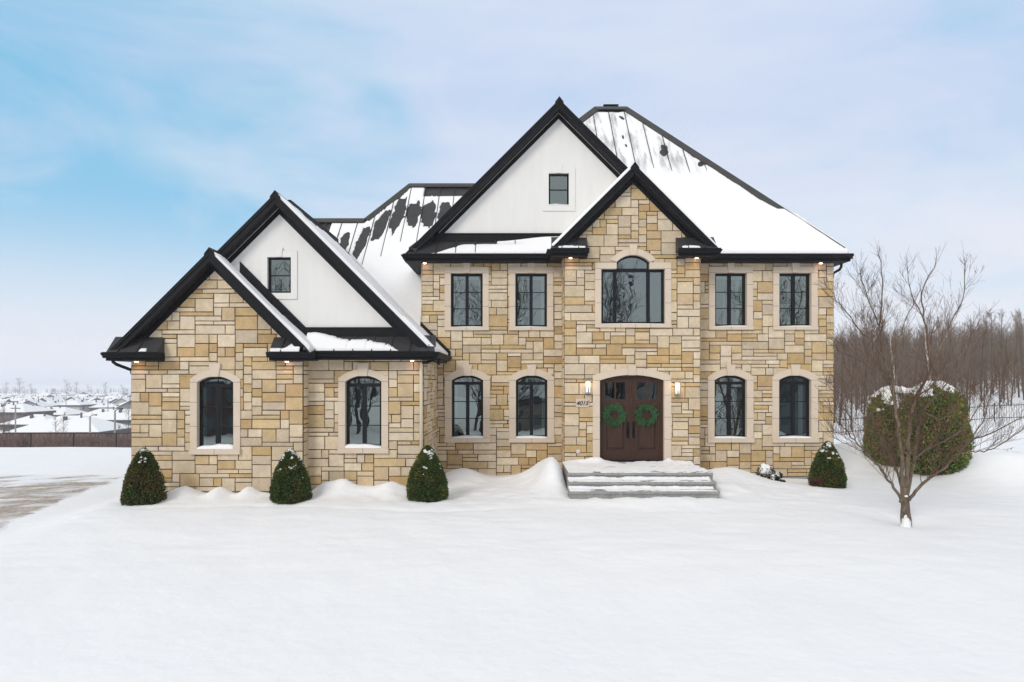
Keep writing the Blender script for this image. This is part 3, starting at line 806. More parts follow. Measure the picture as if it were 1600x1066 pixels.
# ---- entrance
def entrance():
    Y = YC; x0, x1 = W(937, Y), W(1037.5, Y); zb, zs, zc = Z(722, Y), Z(594.5, Y), Z(586, Y); xc = (x0 + x1) / 2
    d = W(811, Y); t = MB()
    ia = arch(x0, x1, zb - .1, zs, zc, 20); oa = [(x0 - d, zb - .1)] + grow(x0, x1, zs, zc, d, 20) + [(x1 + d, zb - .1)]
    t.ring(oa, ia, Y - .05, Y + .20, closed=False)
    keystone(t, xc, zc - .01, zc + .30, .20, .25, Y)
    t.cm = 1
    for z in (zs, lerp(zs, zb, .18), lerp(zs, zb, .45), lerp(zs, zb, .72)):
        for a, b in ((x0 - d - .001, x0 + .001), (x1 - .001, x1 + d + .001)): t.box(a, b, Y - .0515, Y - .02, z - .004, z + .004)
    t.build('door_surround', [M_trim, M_mortar], house)
    f = MB(); fi = arch(x0 + .07, x1 - .07, zb + .05, zs - .01, zc - .06, 20); fo = arch(x0 + .001, x1 - .001, zb, zs, zc - .001, 20)
    f.ring(fo, fi, Y + .12, Y + .20)
    fr = f.build('door_frame', M_wood, house)
    k_ = MB(); k_.box(x0 + .015, x0 + .055, Y + .10, Y + .119, Z(668, Y), Z(659, Y)); k_.build('keypad', M_iron, fr)
    k_ = MB(); k_.box(x0 + .01, x1 - .01, Y + .06, Y + .12, zb - .02, zb + .045); k_.build('threshold', M_iron, fr)
    for s in (-1, 1):
        a, b = (x0 + .07, xc - .012) if s < 0 else (xc + .012, x1 - .07)
        ins = [(x, z) for x, z in fi]
        # leaf outline: part of the frame's inner outline on this side
        def ztop(x):
            for (p, q) in zip(fi[1:-1], fi[2:-1]):
                if p[0] <= x <= q[0]: return lerp(p[1], q[1], (x - p[0]) / max(1e-6, q[0] - p[0]))
            return fi[1][1]
        xs_ = [lerp(a, b, k / 8) for k in range(9)]
        # rails and stiles leave the glazing and the sunk panel open
        gx0, gx1 = ((945.5, 977) if s < 0 else (995, 1026.5)); gx0, gx1 = W(gx0, Y + .15), W(gx1, Y + .15)
        gz0, gz1 = Z(624, Y + .15), Z(597.5, Y + .15); pz0, pz1 = Z(704, Y + .15), Z(634, Y + .15)
        m = MB(); y0, y1 = Y + .14, Y + .185
        m.box(a, gx0, y0, y1, zb + .05, gz1); m.box(gx1, b, y0, y1, zb + .05, gz1)
        m.box(gx0, gx1, y0, y1, zb + .05, pz0); m.box(gx0, gx1, y0, y1, pz1, gz0)
        m.prismY([(a, gz1)] + [(x, ztop(x) - .001) for x in xs_] + [(b, gz1)], y0 + .0003, y1)
        gm = (gx0 + gx1) / 2; m.box(gm - .025, gm + .025, y0 + .002, y1, gz0, gz1)
        # sunk panel with a raised field
        m.box(gx0, gx1, y0 + .028, y1, pz0, pz1); m.ring([(gx0, pz0), (gx0, pz1), (gx1, pz1), (gx1, pz0)], [(gx0 + .03, pz0 + .03), (gx0 + .03, pz1 - .03), (gx1 - .03, pz1 - .03), (gx1 - .03, pz0 + .03)], y0 - .012, y0 + .03)
        m.prism([(gx0 + .09, y0 + .008, pz0 + .09), (gx1 - .09, y0 + .008, pz0 + .09), (gx1 - .09, y0 + .008, pz1 - .09), (gx0 + .09, y0 + .008, pz1 - .09)],
                [(gx0 + .055, y0 + .03, pz0 + .055), (gx1 - .055, y0 + .03, pz0 + .055), (gx1 - .055, y0 + .03, pz1 - .055), (gx0 + .055, y0 + .03, pz1 - .055)])
        if s < 0: m.box(xc - .03, xc + .03, y0 - .018, y0 + .01, zb + .05, ztop(xc) - .02)
        L = m.build('door', M_wood, house)
        g = MB()
        for (u0, u1) in ((gx0, gm - .025), (gm + .025, gx1)): g.poly([(u0, y0 + .02, gz0), (u1, y0 + .02, gz0), (u1, y0 + .02, gz1), (u0, y0 + .02, gz1)])
        g.build('pane', M_glass_dark, L)
        h = MB(); hx = xc + s * .075; hx = W(981.2 if s < 0 else 990.4, Y + .12)
        z0_, z1_ = Z(685, Y + .12), Z(659.5, Y + .12)
        h.box(hx - .036, hx + .036, y0 - .016, y0 + .001, z0_, z1_)
        h.tube([(hx, y0 - .01, z1_ - .16), (hx, y0 - .06, z1_ - .19), (hx, y0 - .065, z0_ + .10), (hx, y0 - .01, z0_ + .06)], [.011] * 4, 8)
        h.tube([(hx, y0 - .012, z1_ - .06), (hx, y0 - .04, z1_ - .06)], [.022, .022], 10)
        h.build('handle', M_iron, L)
    rb = MB(); rb.poly([(x0, Y + .9, zb), (x1, Y + .9, zb), (x1, Y + .9, zc), (x0, Y + .9, zc)]); rb.poly([(x0, Y + .2, zb), (x0, Y + .9, zb), (x0, Y + .9, zc), (x0, Y + .2, zc)]); rb.poly([(x1, Y + .2, zb), (x1, Y + .9, zb), (x1, Y + .9, zc), (x1, Y + .2, zc)])
    rb.poly([(x0, Y + .2, zc), (x0, Y + .9, zc), (x1, Y + .9, zc), (x1, Y + .2, zc)])
    rb.build('hall', M_room, fr, normals=False)
entrance()
oc = MB(); x = W(903, YC); z = Z(705, YC); oc.box(x - .05, x + .05, YC - .06, YC - .02, z - .06, z + .05); oc.build('outlet_cover', M_white, house)

# ---- roofs
def slab_gable(m, xa, za, xe, ze, y0, y1, th=.05):
    m.prismY([(xa, za), (xe, ze), (xe, ze - th), (xa, za - th)], y0, y1)
def seams_gable(m, xa, za, xe, ze, y0, y1, step=.6, h=.04):
    n = Vector((-(ze - za), 0, (xe - xa)));
    if n.z < 0: n = -n
    y = y0 + .3
    while y < y1:
        m.bar((xa, y, za), (xe, y, ze), (0, 1, 0), n, .022, h); y += step

def rake(fa, so, xa, za, xe, ze, y0, y1):
    s = 1 if xe > xa else -1; h = .27
    fa.prismY([(xa, za), (xe, ze), (xe - s * h, ze), (xa, za - h)], y0, y0 + .035)
    fa.prismY([(xa, za + .012), (xe, ze + .012), (xe - s * .11, ze + .004), (xa, za - .10)], y0 - .022, y0 - .0005)
    fa.prismY([(xa, za - .30), (xe - s * .30, ze), (xe - s * .46, ze), (xa, za - .46)], y1 - .035, y1 - .001)
    so.prismY([(xa, za - .24), (xe - s * .24, ze), (xe - s * .27, ze), (xa, za - .27)], y0 + .036, y1 - .036)
def ridge_cap(fa, xa, za, y0, y1, w=.13):
    fa.prismY([(xa, za + .10), (xa + w, za - w + .06), (xa + w, za - w - .01), (xa, za + .03), (xa - w, za - w - .01), (xa - w, za - w + .06)], y0, y1)

# wing: gable A, gable B, pent eave
m = MB()
slab_gable(m, A_x, A_z, -10.54, A_z - 2.68, A_y0 + .002, YB - .003); slab_gable(m, A_x, A_z, A_x + 2.58, A_z - 2.58, A_y0 + .002, YB - .003)
slab_gable(m, B_x, B_z, -10.52, B_z - 4.22, B_y0 + .002, 31); slab_gable(m, B_x, B_z, -2.05, B_z - 4.25, B_y0 + .002, 31)
seams_gable(m, B_x, B_z, -2.05, B_z - 4.25, 18.8, 31); seams_gable(m, B_x, B_z, -10.52, B_z - 4.22, 18.8, 31)
# pent slopes (front), left return, right return
def pent(m, x0, x1, y0, z0, y1, endl=True, s=1.0):
    z1 = z0 + (y1 - y0) * s
    m.prismX([(y0, z0), (y1, z1), (y1, z0 - .05), (y0, z0 - .05)], x0, x1)
    x = x0 + .3
    while x < x1 - .1:
        m.bar((x, y0, z0), (x, y1, z1), (1, 0, 0), (0, -s, 1), .02, .035); x += .5
pent(m, -10.50, -9.19, YA - .42, EB - .04, YA - .003); pent(m, -6.29, ax1 + .02, YA - .42, EB - .04, YA - .003)
pent(m, ax1 + .021, -2.06, YB - .45, EB, YB - .003)
wing_roof = m.build('wing_roof', M_roof, house)
fa = MB(); so = MB()
rake(fa, so, A_x, A_z, -10.54, A_z - 2.68, A_y0, YA); rake(fa, so, A_x, A_z, A_x + 2.5, A_z - 2.5, A_y0, YA)
rake(fa, so, B_x, B_z, -10.52, B_z - 4.22, B_y0, YB); rake(fa, so, B_x, B_z, -2.12, B_z - 4.18, B_y0, YB)
ridge_cap(fa, A_x, A_z, A_y0 - .03, YB - .01); ridge_cap(fa, B_x, B_z, B_y0 - .03, 24.6); fa.box(B_x - .04, B_x + .05, 19.3, 24.6, B_z, B_z + .15)
# flashing boards on the stucco, at the foot of the stucco and along gable A's slope
fa.box(-9.6, -2.6, YB - .06, YB - .004, EB + .42, EB + .66)
fa.box(-9.6, -2.6, YB - .075, YB - .0605, EB + .62, EB + .65)
fa.prismY([(A_x + .5, A_z - .5), (A_x + 2.6, A_z - 2.6), (A_x + 2.6, A_z - 2.24), (A_x + .5, A_z - .14)], YB - .05, YB - .005)
# flashing where the wing slope meets the main wall
fa.prismY([(-2.90, 5.02), (-1.95, 4.07), (-1.95, 4.37), (-2.90, 5.32)], YM - .06, YM - .027)
fa.build('rake_board', M_black, wing_roof); so.build('rake_soffit', M_soffitY, wing_roof)

# main hip roof, big gable G, entrance gable C
PM = 1.158
zr = EM + PM * (27.19 - 21.25)
E0, E1 = (-3.30, 21.25), (10.50, 21.25); R0, R1 = (3.31, 27.19), (4.56, 27.19); YBk = 33.2
m = MB()
def sl(pts): m.prism([Vector(p) for p in pts], [Vector(p) - Vector((0, 0, .06)) for p in pts])
sl([(E0[0], E0[1], EM), (E1[0], E1[1], EM), (R1[0], R1[1], zr), (R0[0], R0[1], zr)])
sl([(E1[0], E1[1], EM), (E1[0], YBk, EM), (R1[0], R1[1], zr)])
sl([(E0[0], YBk, EM), (E0[0], E0[1], EM), (R0[0], R0[1], zr)])
sl([(E1[0], YBk, EM), (E0[0], YBk, EM), (R0[0], R0[1], zr), (R1[0], R1[1], zr)])
x = -3.0
nrm = Vector((0, -PM, 1)).normalized()
while x < 10.3:      # standing seams of the front slope run up to hip or ridge
    yt = 21.25 + min(5.94, (x - E0[0]) * 5.94 / (R0[0] - E0[0]), (E1[0] - x))
    if yt > 21.5: m.bar((x, 21.27, EM + PM * .02), (x, yt - .04, EM + PM * (yt - 21.29)), (1, 0, 0), nrm, .022, .045)
    x += .62
y = 21.6
while y < 33:        # right-hand hip slope
    xt = E1[0] - min(abs(y - 21.25), 5.94) if y < 27.19 else E1[0] - max(0, (YBk - y)) * 5.94 / 6.01
    m.bar((E1[0], y, EM), (xt, y, EM + PM * (E1[0] - xt)), (0, 1, 0), (PM, 0, 1), .022, .04); y += .62
slab_gable(m, G_x, G_z, G_x - 4.84, EM, G_y0 + .002, 26); slab_gable(m, G_x, G_z, G_x + 4.84, EM, G_y0 + .002, 26)
slab_gable(m, C_x, C_z, C_x - 2.50, C_z - 2.50, C_y0 + .002, YM + .3); slab_gable(m, C_x, C_z, C_x + 2.50, C_z - 2.50, C_y0 + .002, 23.9)
pent(m, C_x - 2.5, C_x - 1.42, YC - .43, EM + .03, YC - .003); pent(m, C_x + 1.30, C_x + 2.47, YC - .43, EM + .03, YC - .003)
main_roof = m.build('main_roof', M_roof, house)
fa = MB(); so = MB()
for s in (-1, 1):
    rake(fa, so, G_x, G_z, G_x + s * 4.84, EM, G_y0, YM); rake(fa, so, C_x, C_z, C_x + s * 2.50, C_z - 2.50, C_y0, YC)
ridge_cap(fa, G_x, G_z, G_y0 - .03, 25.2); ridge_cap(fa, C_x, C_z, C_y0 - .03, YM)
fa.box(-2.75, 1.6, YM - .06, YM - .004, EM + .46, EM + .74); fa.box(-2.75, 1.6, YM - .08, YM - .0605, EM + .70, EM + .73)
fa.build('rake_board', M_black, main_roof); so.build('rake_soffit', M_soffitY, main_roof)
# hip and ridge caps
def cap(m, p, q, w=.17, h=.05):
    p, q = Vector(p), Vector(q); d = (q - p).normalized(); s = d.cross(Vector((0, 0, 1))).normalized(); u = s.cross(d)
    if u.z < 0: u = -u
    a = [p - s * w - u * w * .55, p + u * h, p + s * w - u * w * .55, p + s * w - u * (w * .55 + .05), p - u * .02, p - s * w - u * (w * .55 + .05)]
    b = [v + (q - p) for v in a]
    m.prism([tuple(v) for v in a], [tuple(v) for v in b])
cp = MB(); k = .07
cap(cp, (R0[0], 27.19, zr + k), (R1[0], 27.19, zr + k)); cap(cp, (R1[0], 27.19, zr + k), (E1[0] - .1, E1[1] + .1, EM + .1 * PM + k)); cap(cp, (R0[0], 27.19, zr + k), (E0[0] + .1, E0[1] + .1, EM + .12 + k))
cp.build('ridge_cap', M_cap, main_roof)
ch = MB(); cxm = W(953, 27.6); zz = zr
ch.box(cxm - .26, cxm + .26, 27.3, 27.9, zz - .3, zz + .19); ch.box(cxm - .30, cxm + .30, 27.26, 27.94, zz + .191, zz + .235)
chm = ch.build('chimney', M_black, main_roof)
ch2 = MB(); ch2.box(cxm - .17, cxm + .19, 27.4, 27.8, zz + .236, zz + .29); o2 = ch2.build('chimney_cap', mat('weathered_wood', (.20, .14, .09), .8), main_roof)

# rear roof between wing and main block
rb_ = MB(); PR = lambda y: 4.99 + (y - 21.7)
def sl2(pts): rb_.prism([Vector(p) for p in pts], [Vector(p) - Vector((0, 0, .06)) for p in pts])
# one front plane carries the tall ridge and the lower one to its left
sl2([(-10.0, 23.0, PR(23.0)), (-7.3, 21.8, PR(21.8)), (-2.91, 21.72, PR(21.72)), (-2.91, 28.2, PR(28.2)), (-4.23, 28.2, PR(28.2)), (-5.67, 26.3, PR(26.3)), (-8.0, 26.3, PR(26.3)), (-10.0, 24.3, PR(24.3))])
sl2([(-2.91, 23.8, PR(23.8)), (.9, 23.8, PR(23.8)), (.9, 28.2, PR(28.2)), (-2.91, 28.2, PR(28.2))])
sl2([(-4.23, 28.2, PR(28.2)), (-5.67, 26.3, PR(26.3)), (-8.8, 32, 6.0), (-4.23, 32.7, 7.0)])
sl2([(-4.23, 28.2, PR(28.2)), (.9, 28.2, PR(28.2)), (.9, 32.7, 7.0), (-4.23, 32.7, 7.0)])
sl2([(-5.67, 26.3, PR(26.3)), (-8.0, 26.3, PR(26.3)), (-8.0, 29.6, 6.3), (-5.67, 29.6, 6.3)])
x = -7.7; n45 = Vector((0, -1, 1))
while x < .8:
    yt = 28.2 if x > -4.23 else (26.3 if x < -5.67 else lerp(26.3, 28.2, (x + 5.67) / 1.44))
    yb_ = 21.9 if x < -2.95 else 24.0
    rb_.bar((x, yb_, PR(yb_)), (x, yt - .03, PR(yt - .03)), (1, 0, 0), n45, .024, .055); x += .595
rear_roof = rb_.build('rear_roof', M_roof, house)
cp = MB(); k = .07
cap(cp, (-4.23, 28.2, 11.49 + k), (.9, 28.2, 11.49 + k), .19); cap(cp, (-4.23, 28.2, 11.49 + k), (-5.67, 26.3, 9.59 + k), .19); cap(cp, (-5.67, 26.3, 9.59 + k), (-8.0, 26.3, 9.59 + k), .19)
cp.build('ridge_cap', M_cap, rear_roof)

# ---- gutters, fascia and soffits
def gutter(m, x0, x1, yb, z):
    """ogee gutter running along x; yb = fascia plane, z = lip"""
    m.prismX([(yb, z), (yb - .135, z), (yb - .15, z - .012), (yb - .135, z - .05), (yb - .10, z - .085), (yb - .085, z - .14), (yb, z - .14)], x0, x1)
def gutterY(m, y0, y1, xb, s, z):
    m.prismY([(xb, z), (xb + s * .135, z), (xb + s * .15, z - .012), (xb + s * .135, z - .05), (xb + s * .10, z - .085), (xb + s * .085, z - .14), (xb, z - .14)], y0, y1)
def eave(gm, sm, x0, x1, ye, yw, z, ends=True):
    gutter(gm, x0 - .03, x1 + .03, ye, z)
    gm.box(x0, x1, ye + .001, ye + .03, z - .22, z - .02)
    sm.box(x0, x1, ye + .03, yw - .001, z - .215, z - .195)
def run(roof, fn):
    gm, sm = MB(), MB(); fn(gm, sm)
    if gm.f: gm.build('gutter', M_black, roof)
    if sm.f: sm.build('eave_soffit', M_soffit, roof)
def wing_left(gm, sm):
    eave(gm, sm, -10.50, -9.19, YA - .42, YA, EB - .05)
    gutterY(gm, YA - .40, 30, -10.52, -1, EB - .06); gm.box(-10.52, -10.48, YA - .4, 30, EB - .27, EB - .08); sm.box(-10.48, ax0 - .03, YA, 30, EB - .265, EB - .245)
    gm.prismX([(YA - .42, EB - .05), (YA - .01, EB - .05), (YA - .01, EB - .25), (YA - .42, EB - .25)], -9.21, -9.18)
def wing_right(gm, sm):
    eave(gm, sm, -6.29, -5.12, YA - .42, YA + .0, EB - .05); eave(gm, sm, ax1 + .03, -2.06, YB - .45, YB, EB - .01)
    gutterY(gm, YB - .42, YM - .03, -2.05, 1, EB - .02); gm.box(-2.10, -2.06, YB - .40, YM - .03, EB - .23, EB - .03); sm.box(bx1 + .03, -2.10, YB + .01, YM - .03, EB - .225, EB - .205)
run(wing_roof, wing_left); run(wing_roof, wing_right)
def main_side(s):
    def f(gm, sm):
        xe = C_x - 2.5 if s < 0 else C_x + 2.48
        if s < 0:
            eave(gm, sm, E0[0] - .05, C_x - 2.46, 21.25, YM, EM); eave(gm, sm, C_x - 2.52, C_x - 1.42, YC - .43, YC, EM + .02)
            gutterY(gm, 21.28, YBk, E0[0] - .02, -1, EM); sm.box(E0[0], mx0 - .03, 21.71, YBk, EM - .214, EM - .196); gm.box(E0[0] - .018, E0[0] + .012, 21.28, YBk, EM - .22, EM - .02)
        else:
            eave(gm, sm, C_x + 2.43, E1[0] + .04, 21.25, YM, EM); eave(gm, sm, C_x + 1.30, C_x + 2.50, YC - .43, YC, EM + .02)
            gutterY(gm, 21.28, YBk, E1[0] + .02, 1, EM); sm.box(mx1 + .03, E1[0], 21.71, YBk, EM - .214, EM - .196); gm.box(E1[0] - .012, E1[0] + .018, 21.28, YBk, EM - .22, EM - .02)
        gutterY(gm, YC - .40, 21.24, xe, s, EM + .018); gm.box(min(xe, xe + s * .03), max(xe, xe + s * .03), YC - .4, YM - .02, EM - .2, EM)
        sm.box(min(xe, xe - s * .35), max(xe, xe - s * .35), YC + .01, YM - .05, EM - .199, EM - .18)
    return f
run(main_roof, main_side(-1)); run(main_roof, main_side(1))

# downpipes
def pipe(name, pts, r, m_): 
    q = MB(); q.tube(pts, [r] * len(pts), 10); return q.build(name, m_, house, smooth=True)
zt = EB - .2
pipe('downpipe', [(-10.40, YA - .30, zt + .05), (-10.40, YA - .28, zt - .10), (-10.36, YA - .2, zt - .16), (-10.12, YA + .06, zt - .30), (-10.12, YA + .1, zt - .4)], .042, M_black)
pipe('downpipe', [(bx1 + .30, YB - .30, zt + .04), (bx1 + .30, YB - .28, zt - .03), (bx1 + .12, YB - .18, zt - .09), (bx1 - .03, YB - .10, zt - .10)], .042, M_black)
pipe('downpipe', [(bx1 - .02, YB - .12, zt - .09), (bx1 - .055, YB - .085, zt - .13), (bx1 - .06, YB - .075, zt - .3), (bx1 - .06, YB - .075, .2)], .043, M_downpipe)
pipe('downpipe', [(mx1 + .26, YM + .02, EM - .16), (mx1 + .26, YM + .03, EM - .32), (mx1 + .22, YM + .06, EM - .40), (mx1 + .06, YM + .15, EM - .50), (mx1 + .055, YM + .2, EM - .7), (mx1 + .055, YM + .2, .1)], .042, M_black)
c_ = MB(); c_.tube([(bx1 + .42, YB - .1, EB - .22), (bx1 + .42, YB - .1, EB - .29)], [.05, .045], 12); c_.tube([(bx1 + .42, YB - .1, EB - .29), (bx1 + .42, YB - .13, EB - .35)], [.04, .03], 12)
c_.build('security_camera', M_iron, house, smooth=True)

# recessed lamps under the eaves: lit
M_lamp = mat('lit_recessed_lamp', (1, .8, .6), .5, emit=((1.0, .58, .36), 14))
M_lamp_rim = mat('lamp_rim', (.7, .6, .55), .5)
for (px, py, Y, z) in ((213, 0, YA - .16, EB - .268), (448, 0, YA - .16, EB - .268), (644, 0, YB - .17, EB - .228), (663.5, 0, YM - .18, EM - .218), (891.5, 0, YC - .17, EM - .198), (1088.5, 0, YC - .17, EM - .198), (1282.5, 0, YM - .18, EM - .218)):
    x = W(px, Y); q = MB(); q.tube([(x, Y, z - .02), (x, Y, z + .02)], [.062, .066], 16); lo = q.build('recessed_lamp', M_lamp_rim, house, smooth=False)
    q = MB(); q.tube([(x, Y, z - .030), (x, Y, z - .021)], [.046, .046], 16); q.build('bulb', M_lamp, lo)
    ld = bpy.data.lights.new('lamp_glow', 'SPOT'); ld.energy = 2.5; ld.color = (1, .6, .36); ld.spot_size = R(110); ld.spot_blend = .8; ld.shadow_soft_size = .05
    lg = bpy.data.objects.new('lamp_glow', ld); C.objects.link(lg); lg.parent = lo; lg.location = Vector((x, Y, z - .04)) - world_of(lo)

# ---- snow on the roofs
def roof_snow(parent, x0, x1, y0, y1, zf, tf, res=.05):
    xs_ = np.linspace(x0, x1, int((x1 - x0) / res) + 2); ys_ = np.linspace(y0, y1, int((y1 - y0) / res) + 2)
    T = np.array([[tf(a, b) for a in xs_] for b in ys_]); X_, Y_ = np.meshgrid(xs_, ys_); Zb = zf(X_, Y_)
    T = np.maximum(T, -.04)
    ok = np.maximum.reduce([T[:-1, :-1], T[1:, :-1], T[:-1, 1:], T[1:, 1:]]) > 0
    return grid_mesh('snow', xs_, ys_, Zb + T, M_snow, mask=ok, skirt=Zb - .03, parent=parent)
SM = lambda a, b, v: float(sstep(a, b, v))
def blob(x, y, cx, cy, rx, ry, sd, wob=.35):
    """>0 inside an irregular patch"""
    d = math.hypot((x - cx) / rx, (y - cy) / ry)
    return 1 - d + wob * N(x * 5, y * 4, sd) + .25 * wob * N(x * 17, y * 17, sd)
# main front slope
def t_main(x, y):
    up = (y - 21.25) / 5.94
    t = lerp(.13, .022, SM(.35, .62, up + .05 * N(x * 1.2, y, 2)))
    t += .012 * N(x * .9, y * .9, 4) * (1 - up) + .004 * N(x * 6, y * 3, 8)
    if up > .45:
        s = N(x * 3.2, y * .75, 21) + .5 * N(x * 9, y * 3, 22)
        t -= .05 * max(0, s - .42) * 1.4
    for (cx, cy, rx, ry, sd) in ((5.62, 25.15, .16, .30, 1), (6.62, 25.05, .20, .16, 2), (6.78, 24.55, .20, .20, 3), (6.7, 24.3, .16, .10, 5), (4.3, 26.75, .10, .14, 4)):
        b = blob(x, y, cx, cy, rx, ry, sd, .8)
        if b > -.6: t -= .05 * max(0, b + .25)
    dh = min((E1[0] - x) - (y - 21.25), (x - E0[0]) * .9 - (y - 21.25), 27.19 - y) - .14
    lim = .45 * dh + (.09 if (y < 22.7 and x > 6) else 0)
    if x > 8.4: lim += .10 * SM(8.2, 9.3, x)
    t = min(t, lim + .02 * N(x * 3, y * 3, 6))
    if y < 21.72 and x < 1.6:     # eave strip below the big gable: scoured at its left and top
        top = 21.62 - .30 * SM(-1.4, -2.6, x) + .02 * N(x * 3, 0, 7) - .05 + .06 * SM(-1.4, 1.0, x)
        strk = .05 if (abs((y - 21.56) - .01 * N(x * 4, 0, 2)) < .012 and -.9 < x < .6 and N(x * 2.4, 3, 1) > -.1) else 0
        t = min(.075, (top - y) * .9) - strk
        if -.5 < x: t = max(t, .03 + .16 * SM(-.5, 1.3, x) * SM(21.3, 21.7, y)) - strk
        for xs in (-2.38, -1.76, -1.14):
            if abs(x - xs) < .03: t -= .035
    return t
ms = roof_snow(main_roof, -3.25, 10.48, 21.24, 27.15, lambda x, y: EM + PM * (y - 21.25), t_main, .055); ms.data.materials[0] = M_snow_thin
def t_c(x, y):
    e_ = min(y - (C_y0 + .03), .3)
    return .145 - .02 * abs(N(x * 2, y * 2, 3)) - .05 * math.exp(-((x - C_x) / .12) ** 2) - (.05 if e_ < 0 else 0)
roof_snow(main_roof, C_x + .10, C_x + 2.5, C_y0 + .015, 23.5, lambda x, y: C_z - (x - C_x), lambda x, y: t_c(x, y) * (1 - .3 * SM(C_x + 2.2, C_x + 2.5, x)))
roof_snow(main_roof, C_x - 2.5, C_x - .10, C_y0 + .015, YM - .01, lambda x, y: C_z + (x - C_x), lambda x, y: t_c(x, y) + .05 * SM(YC + .2, YM, y) * SM(C_x - 1.6, C_x - 2.5, x))
roof_snow(main_roof, G_x - 4.8, G_x - .12, G_y0 + .5, 25.5, lambda x, y: G_z + (x - G_x), lambda x, y: .10 + .01 * N(x, y, 5), .12)
roof_snow(main_roof, G_x + .12, G_x + 4.8, G_y0 + .5, 25.5, lambda x, y: G_z - (x - G_x), lambda x, y: .10 + .01 * N(x, y, 5), .12)
for (a, b) in ((C_x - 2.3, C_x - 1.5), (C_x + 1.42, C_x + 1.95)):
    roof_snow(main_roof, a, b, YC - .42, YC - .2, lambda x, y: EM + .03 + (y - (YC - .43)), lambda x, y, a=a, b=b: .05 - .5 * (y - (YC - .42)) - .03 * abs(N(x * 5, 1, 1)) - .1 * max(0, .12 - min(x - a, b - x)), .02)
# wing right slope
def t_wing(x, y):
    t = .135 - .02 * abs(N(x * 1.5, y * 1.5, 6)) + .01 * N(x * 5, y * 5, 2)
    t -= .06 * math.exp(-((x - B_x) / .15) ** 2)
    v = 18.81 - x            # valley
    lo_ = v - 1.0 - .9 * SM(-3.2, -6.3, x) + .35 * N(x * 2, y * 2, 8)
    if y > lo_ and x < -3.3 and y < v - .1: t = min(t, .10 - (y - lo_) * .6)
    if y > 19.4 + .5 * N(x * 3, y, 4) and x < B_x + .45 + .3 * N(y * 1.5, x, 9): t = -.02
    if x > -2.9: t += .05
    # a crack of bare metal low beside the rake
    return t
roof_snow(wing_roof, B_x + .06, -2.03, B_y0 + .03, YM - .03, lambda x, y: B_z - (x - B_x), t_wing, .05)
roof_snow(wing_roof, B_x + .06, -2.92, YM - .02, 25.2, lambda x, y: B_z - (x - B_x), t_wing, .05)
roof_snow(wing_roof, -10.5, B_x - .15, 18.9, 30, lambda x, y: B_z + (x - B_x), lambda x, y: .1 + .01 * N(x, y, 4), .15)
def t_a(x, y):
    t = .10 - .25 * max(0, y - (18.30 + .12 * N(x * 2.2, 0, 3))) * (1.4 if x < A_x + 1.7 else .2)
    if x > A_x + 1.75: t += .05 * SM(A_x + 1.75, A_x + 2.4, x)
    return t
roof_snow(wing_roof, A_x + .12, A_x + 2.6, A_y0 + .02, YB - .01, lambda x, y: A_z - (x - A_x), t_a, .03)
def t_pb(x, y):
    top = YB - .06 - .06 * SM(-4.9, -4.4, x) - .10 * SM(-4.0, -3.5, x) - .26 * SM(-3.5, -2.8, x) + .05 * N(x * 2.2, 0, 2) + .02 * N(x * 8, 0, 2)
    t = min(.085, (top - y) * .7) + .13 * SM(-4.5, -5.4, x) * SM(YB - .4, YB - .1, y)
    for xs in (-4.36, -3.86, -3.36):
        if abs(x - xs) < .025: t -= .03
    return t
roof_snow(wing_roof, ax1 + .03, -2.1, YB - .44, YB - .01, lambda x, y: EB + (y - (YB - .45)), t_pb, .022)
roof_snow(wing_roof, -6.27, ax1 + .02, YA - .41, YA - .01, lambda x, y: EB - .04 + (y - (YA - .42)), lambda x, y: min(.07, (YA - .36 + .25 * SM(-5.95, -5.6, x) - y) * .7 + .03), .022)
roof_snow(wing_roof, -9.75, -9.4, YA - .41, YA - .2, lambda x, y: EB - .04 + (y - (YA - .42)), lambda x, y: .03 - .4 * (y - (YA - .40)) - 1.2 * max(0, .1 - min(x + 9.75, -9.4 - x)), .02)
# rear roof: each panel has a scoured hollow
def t_rear(x, y):
    ridge = 28.2 if x > -4.23 else (26.3 if x < -5.67 else lerp(26.3, 28.2, (x + 5.67) / 1.44))
    d = ridge - y                       # distance below ridge or hip
    t = .055 + .04 * SM(1.2, 2.6, d) + .012 * N(x * 1.2, y * 1.2, 3) + .004 * N(x * 7, y * 7, 1)
    k = math.floor((x + 7.7) / .595); u = (x + 7.7) / .595 - k
    uc = (u - .5) * 2
    if x > -6.6 and d < 3.4:
        rnd = random.Random(k * 13 + 5)
        tall = 1.5 + .6 * rnd.random(); off = .30 + .15 * rnd.random()
        if x > -4.23: off, tall = .85, 1.6
        wy = (d - off - tall / 2) / (tall / 2)
        b = 1 - math.hypot(uc / .95, max(abs(wy) - .35, 0) / .65) + .30 * N(x * 5, y * 3, k) + .16 * N(x * 14, y * 9, k)
        b += .22 * N(x * 15, y * 1.3, k + 9)
        if wy > 0: b -= .5 * wy * (.6 + N(x * 7, y * 1.5, k + 3))
        if x < -5.67: b -= 0.35
        t -= .24 * max(0, b + .16)
    if x > -3.6: 
        if d < .62 + .04 * N(x * 6, 1, 1): t = -.02           # bare strip under the ridge
    elif d < .16: t = min(t, (d - .10))
    if x < -7.0 + .1 and d < .55: t = -.02
    # thin rim left standing along the seams
    if d < 3.0 and abs(uc) > .93: t = min(t, .05)
    return t
roof_snow(rear_roof, -8.4, -2.93, 21.73, 28.1, lambda x, y: 4.99 + (y - 21.7), t_rear, .04)
roof_snow(rear_roof, -2.94, .6, 24.4, 28.1, lambda x, y: 4.99 + (y - 21.7), t_rear, .05)

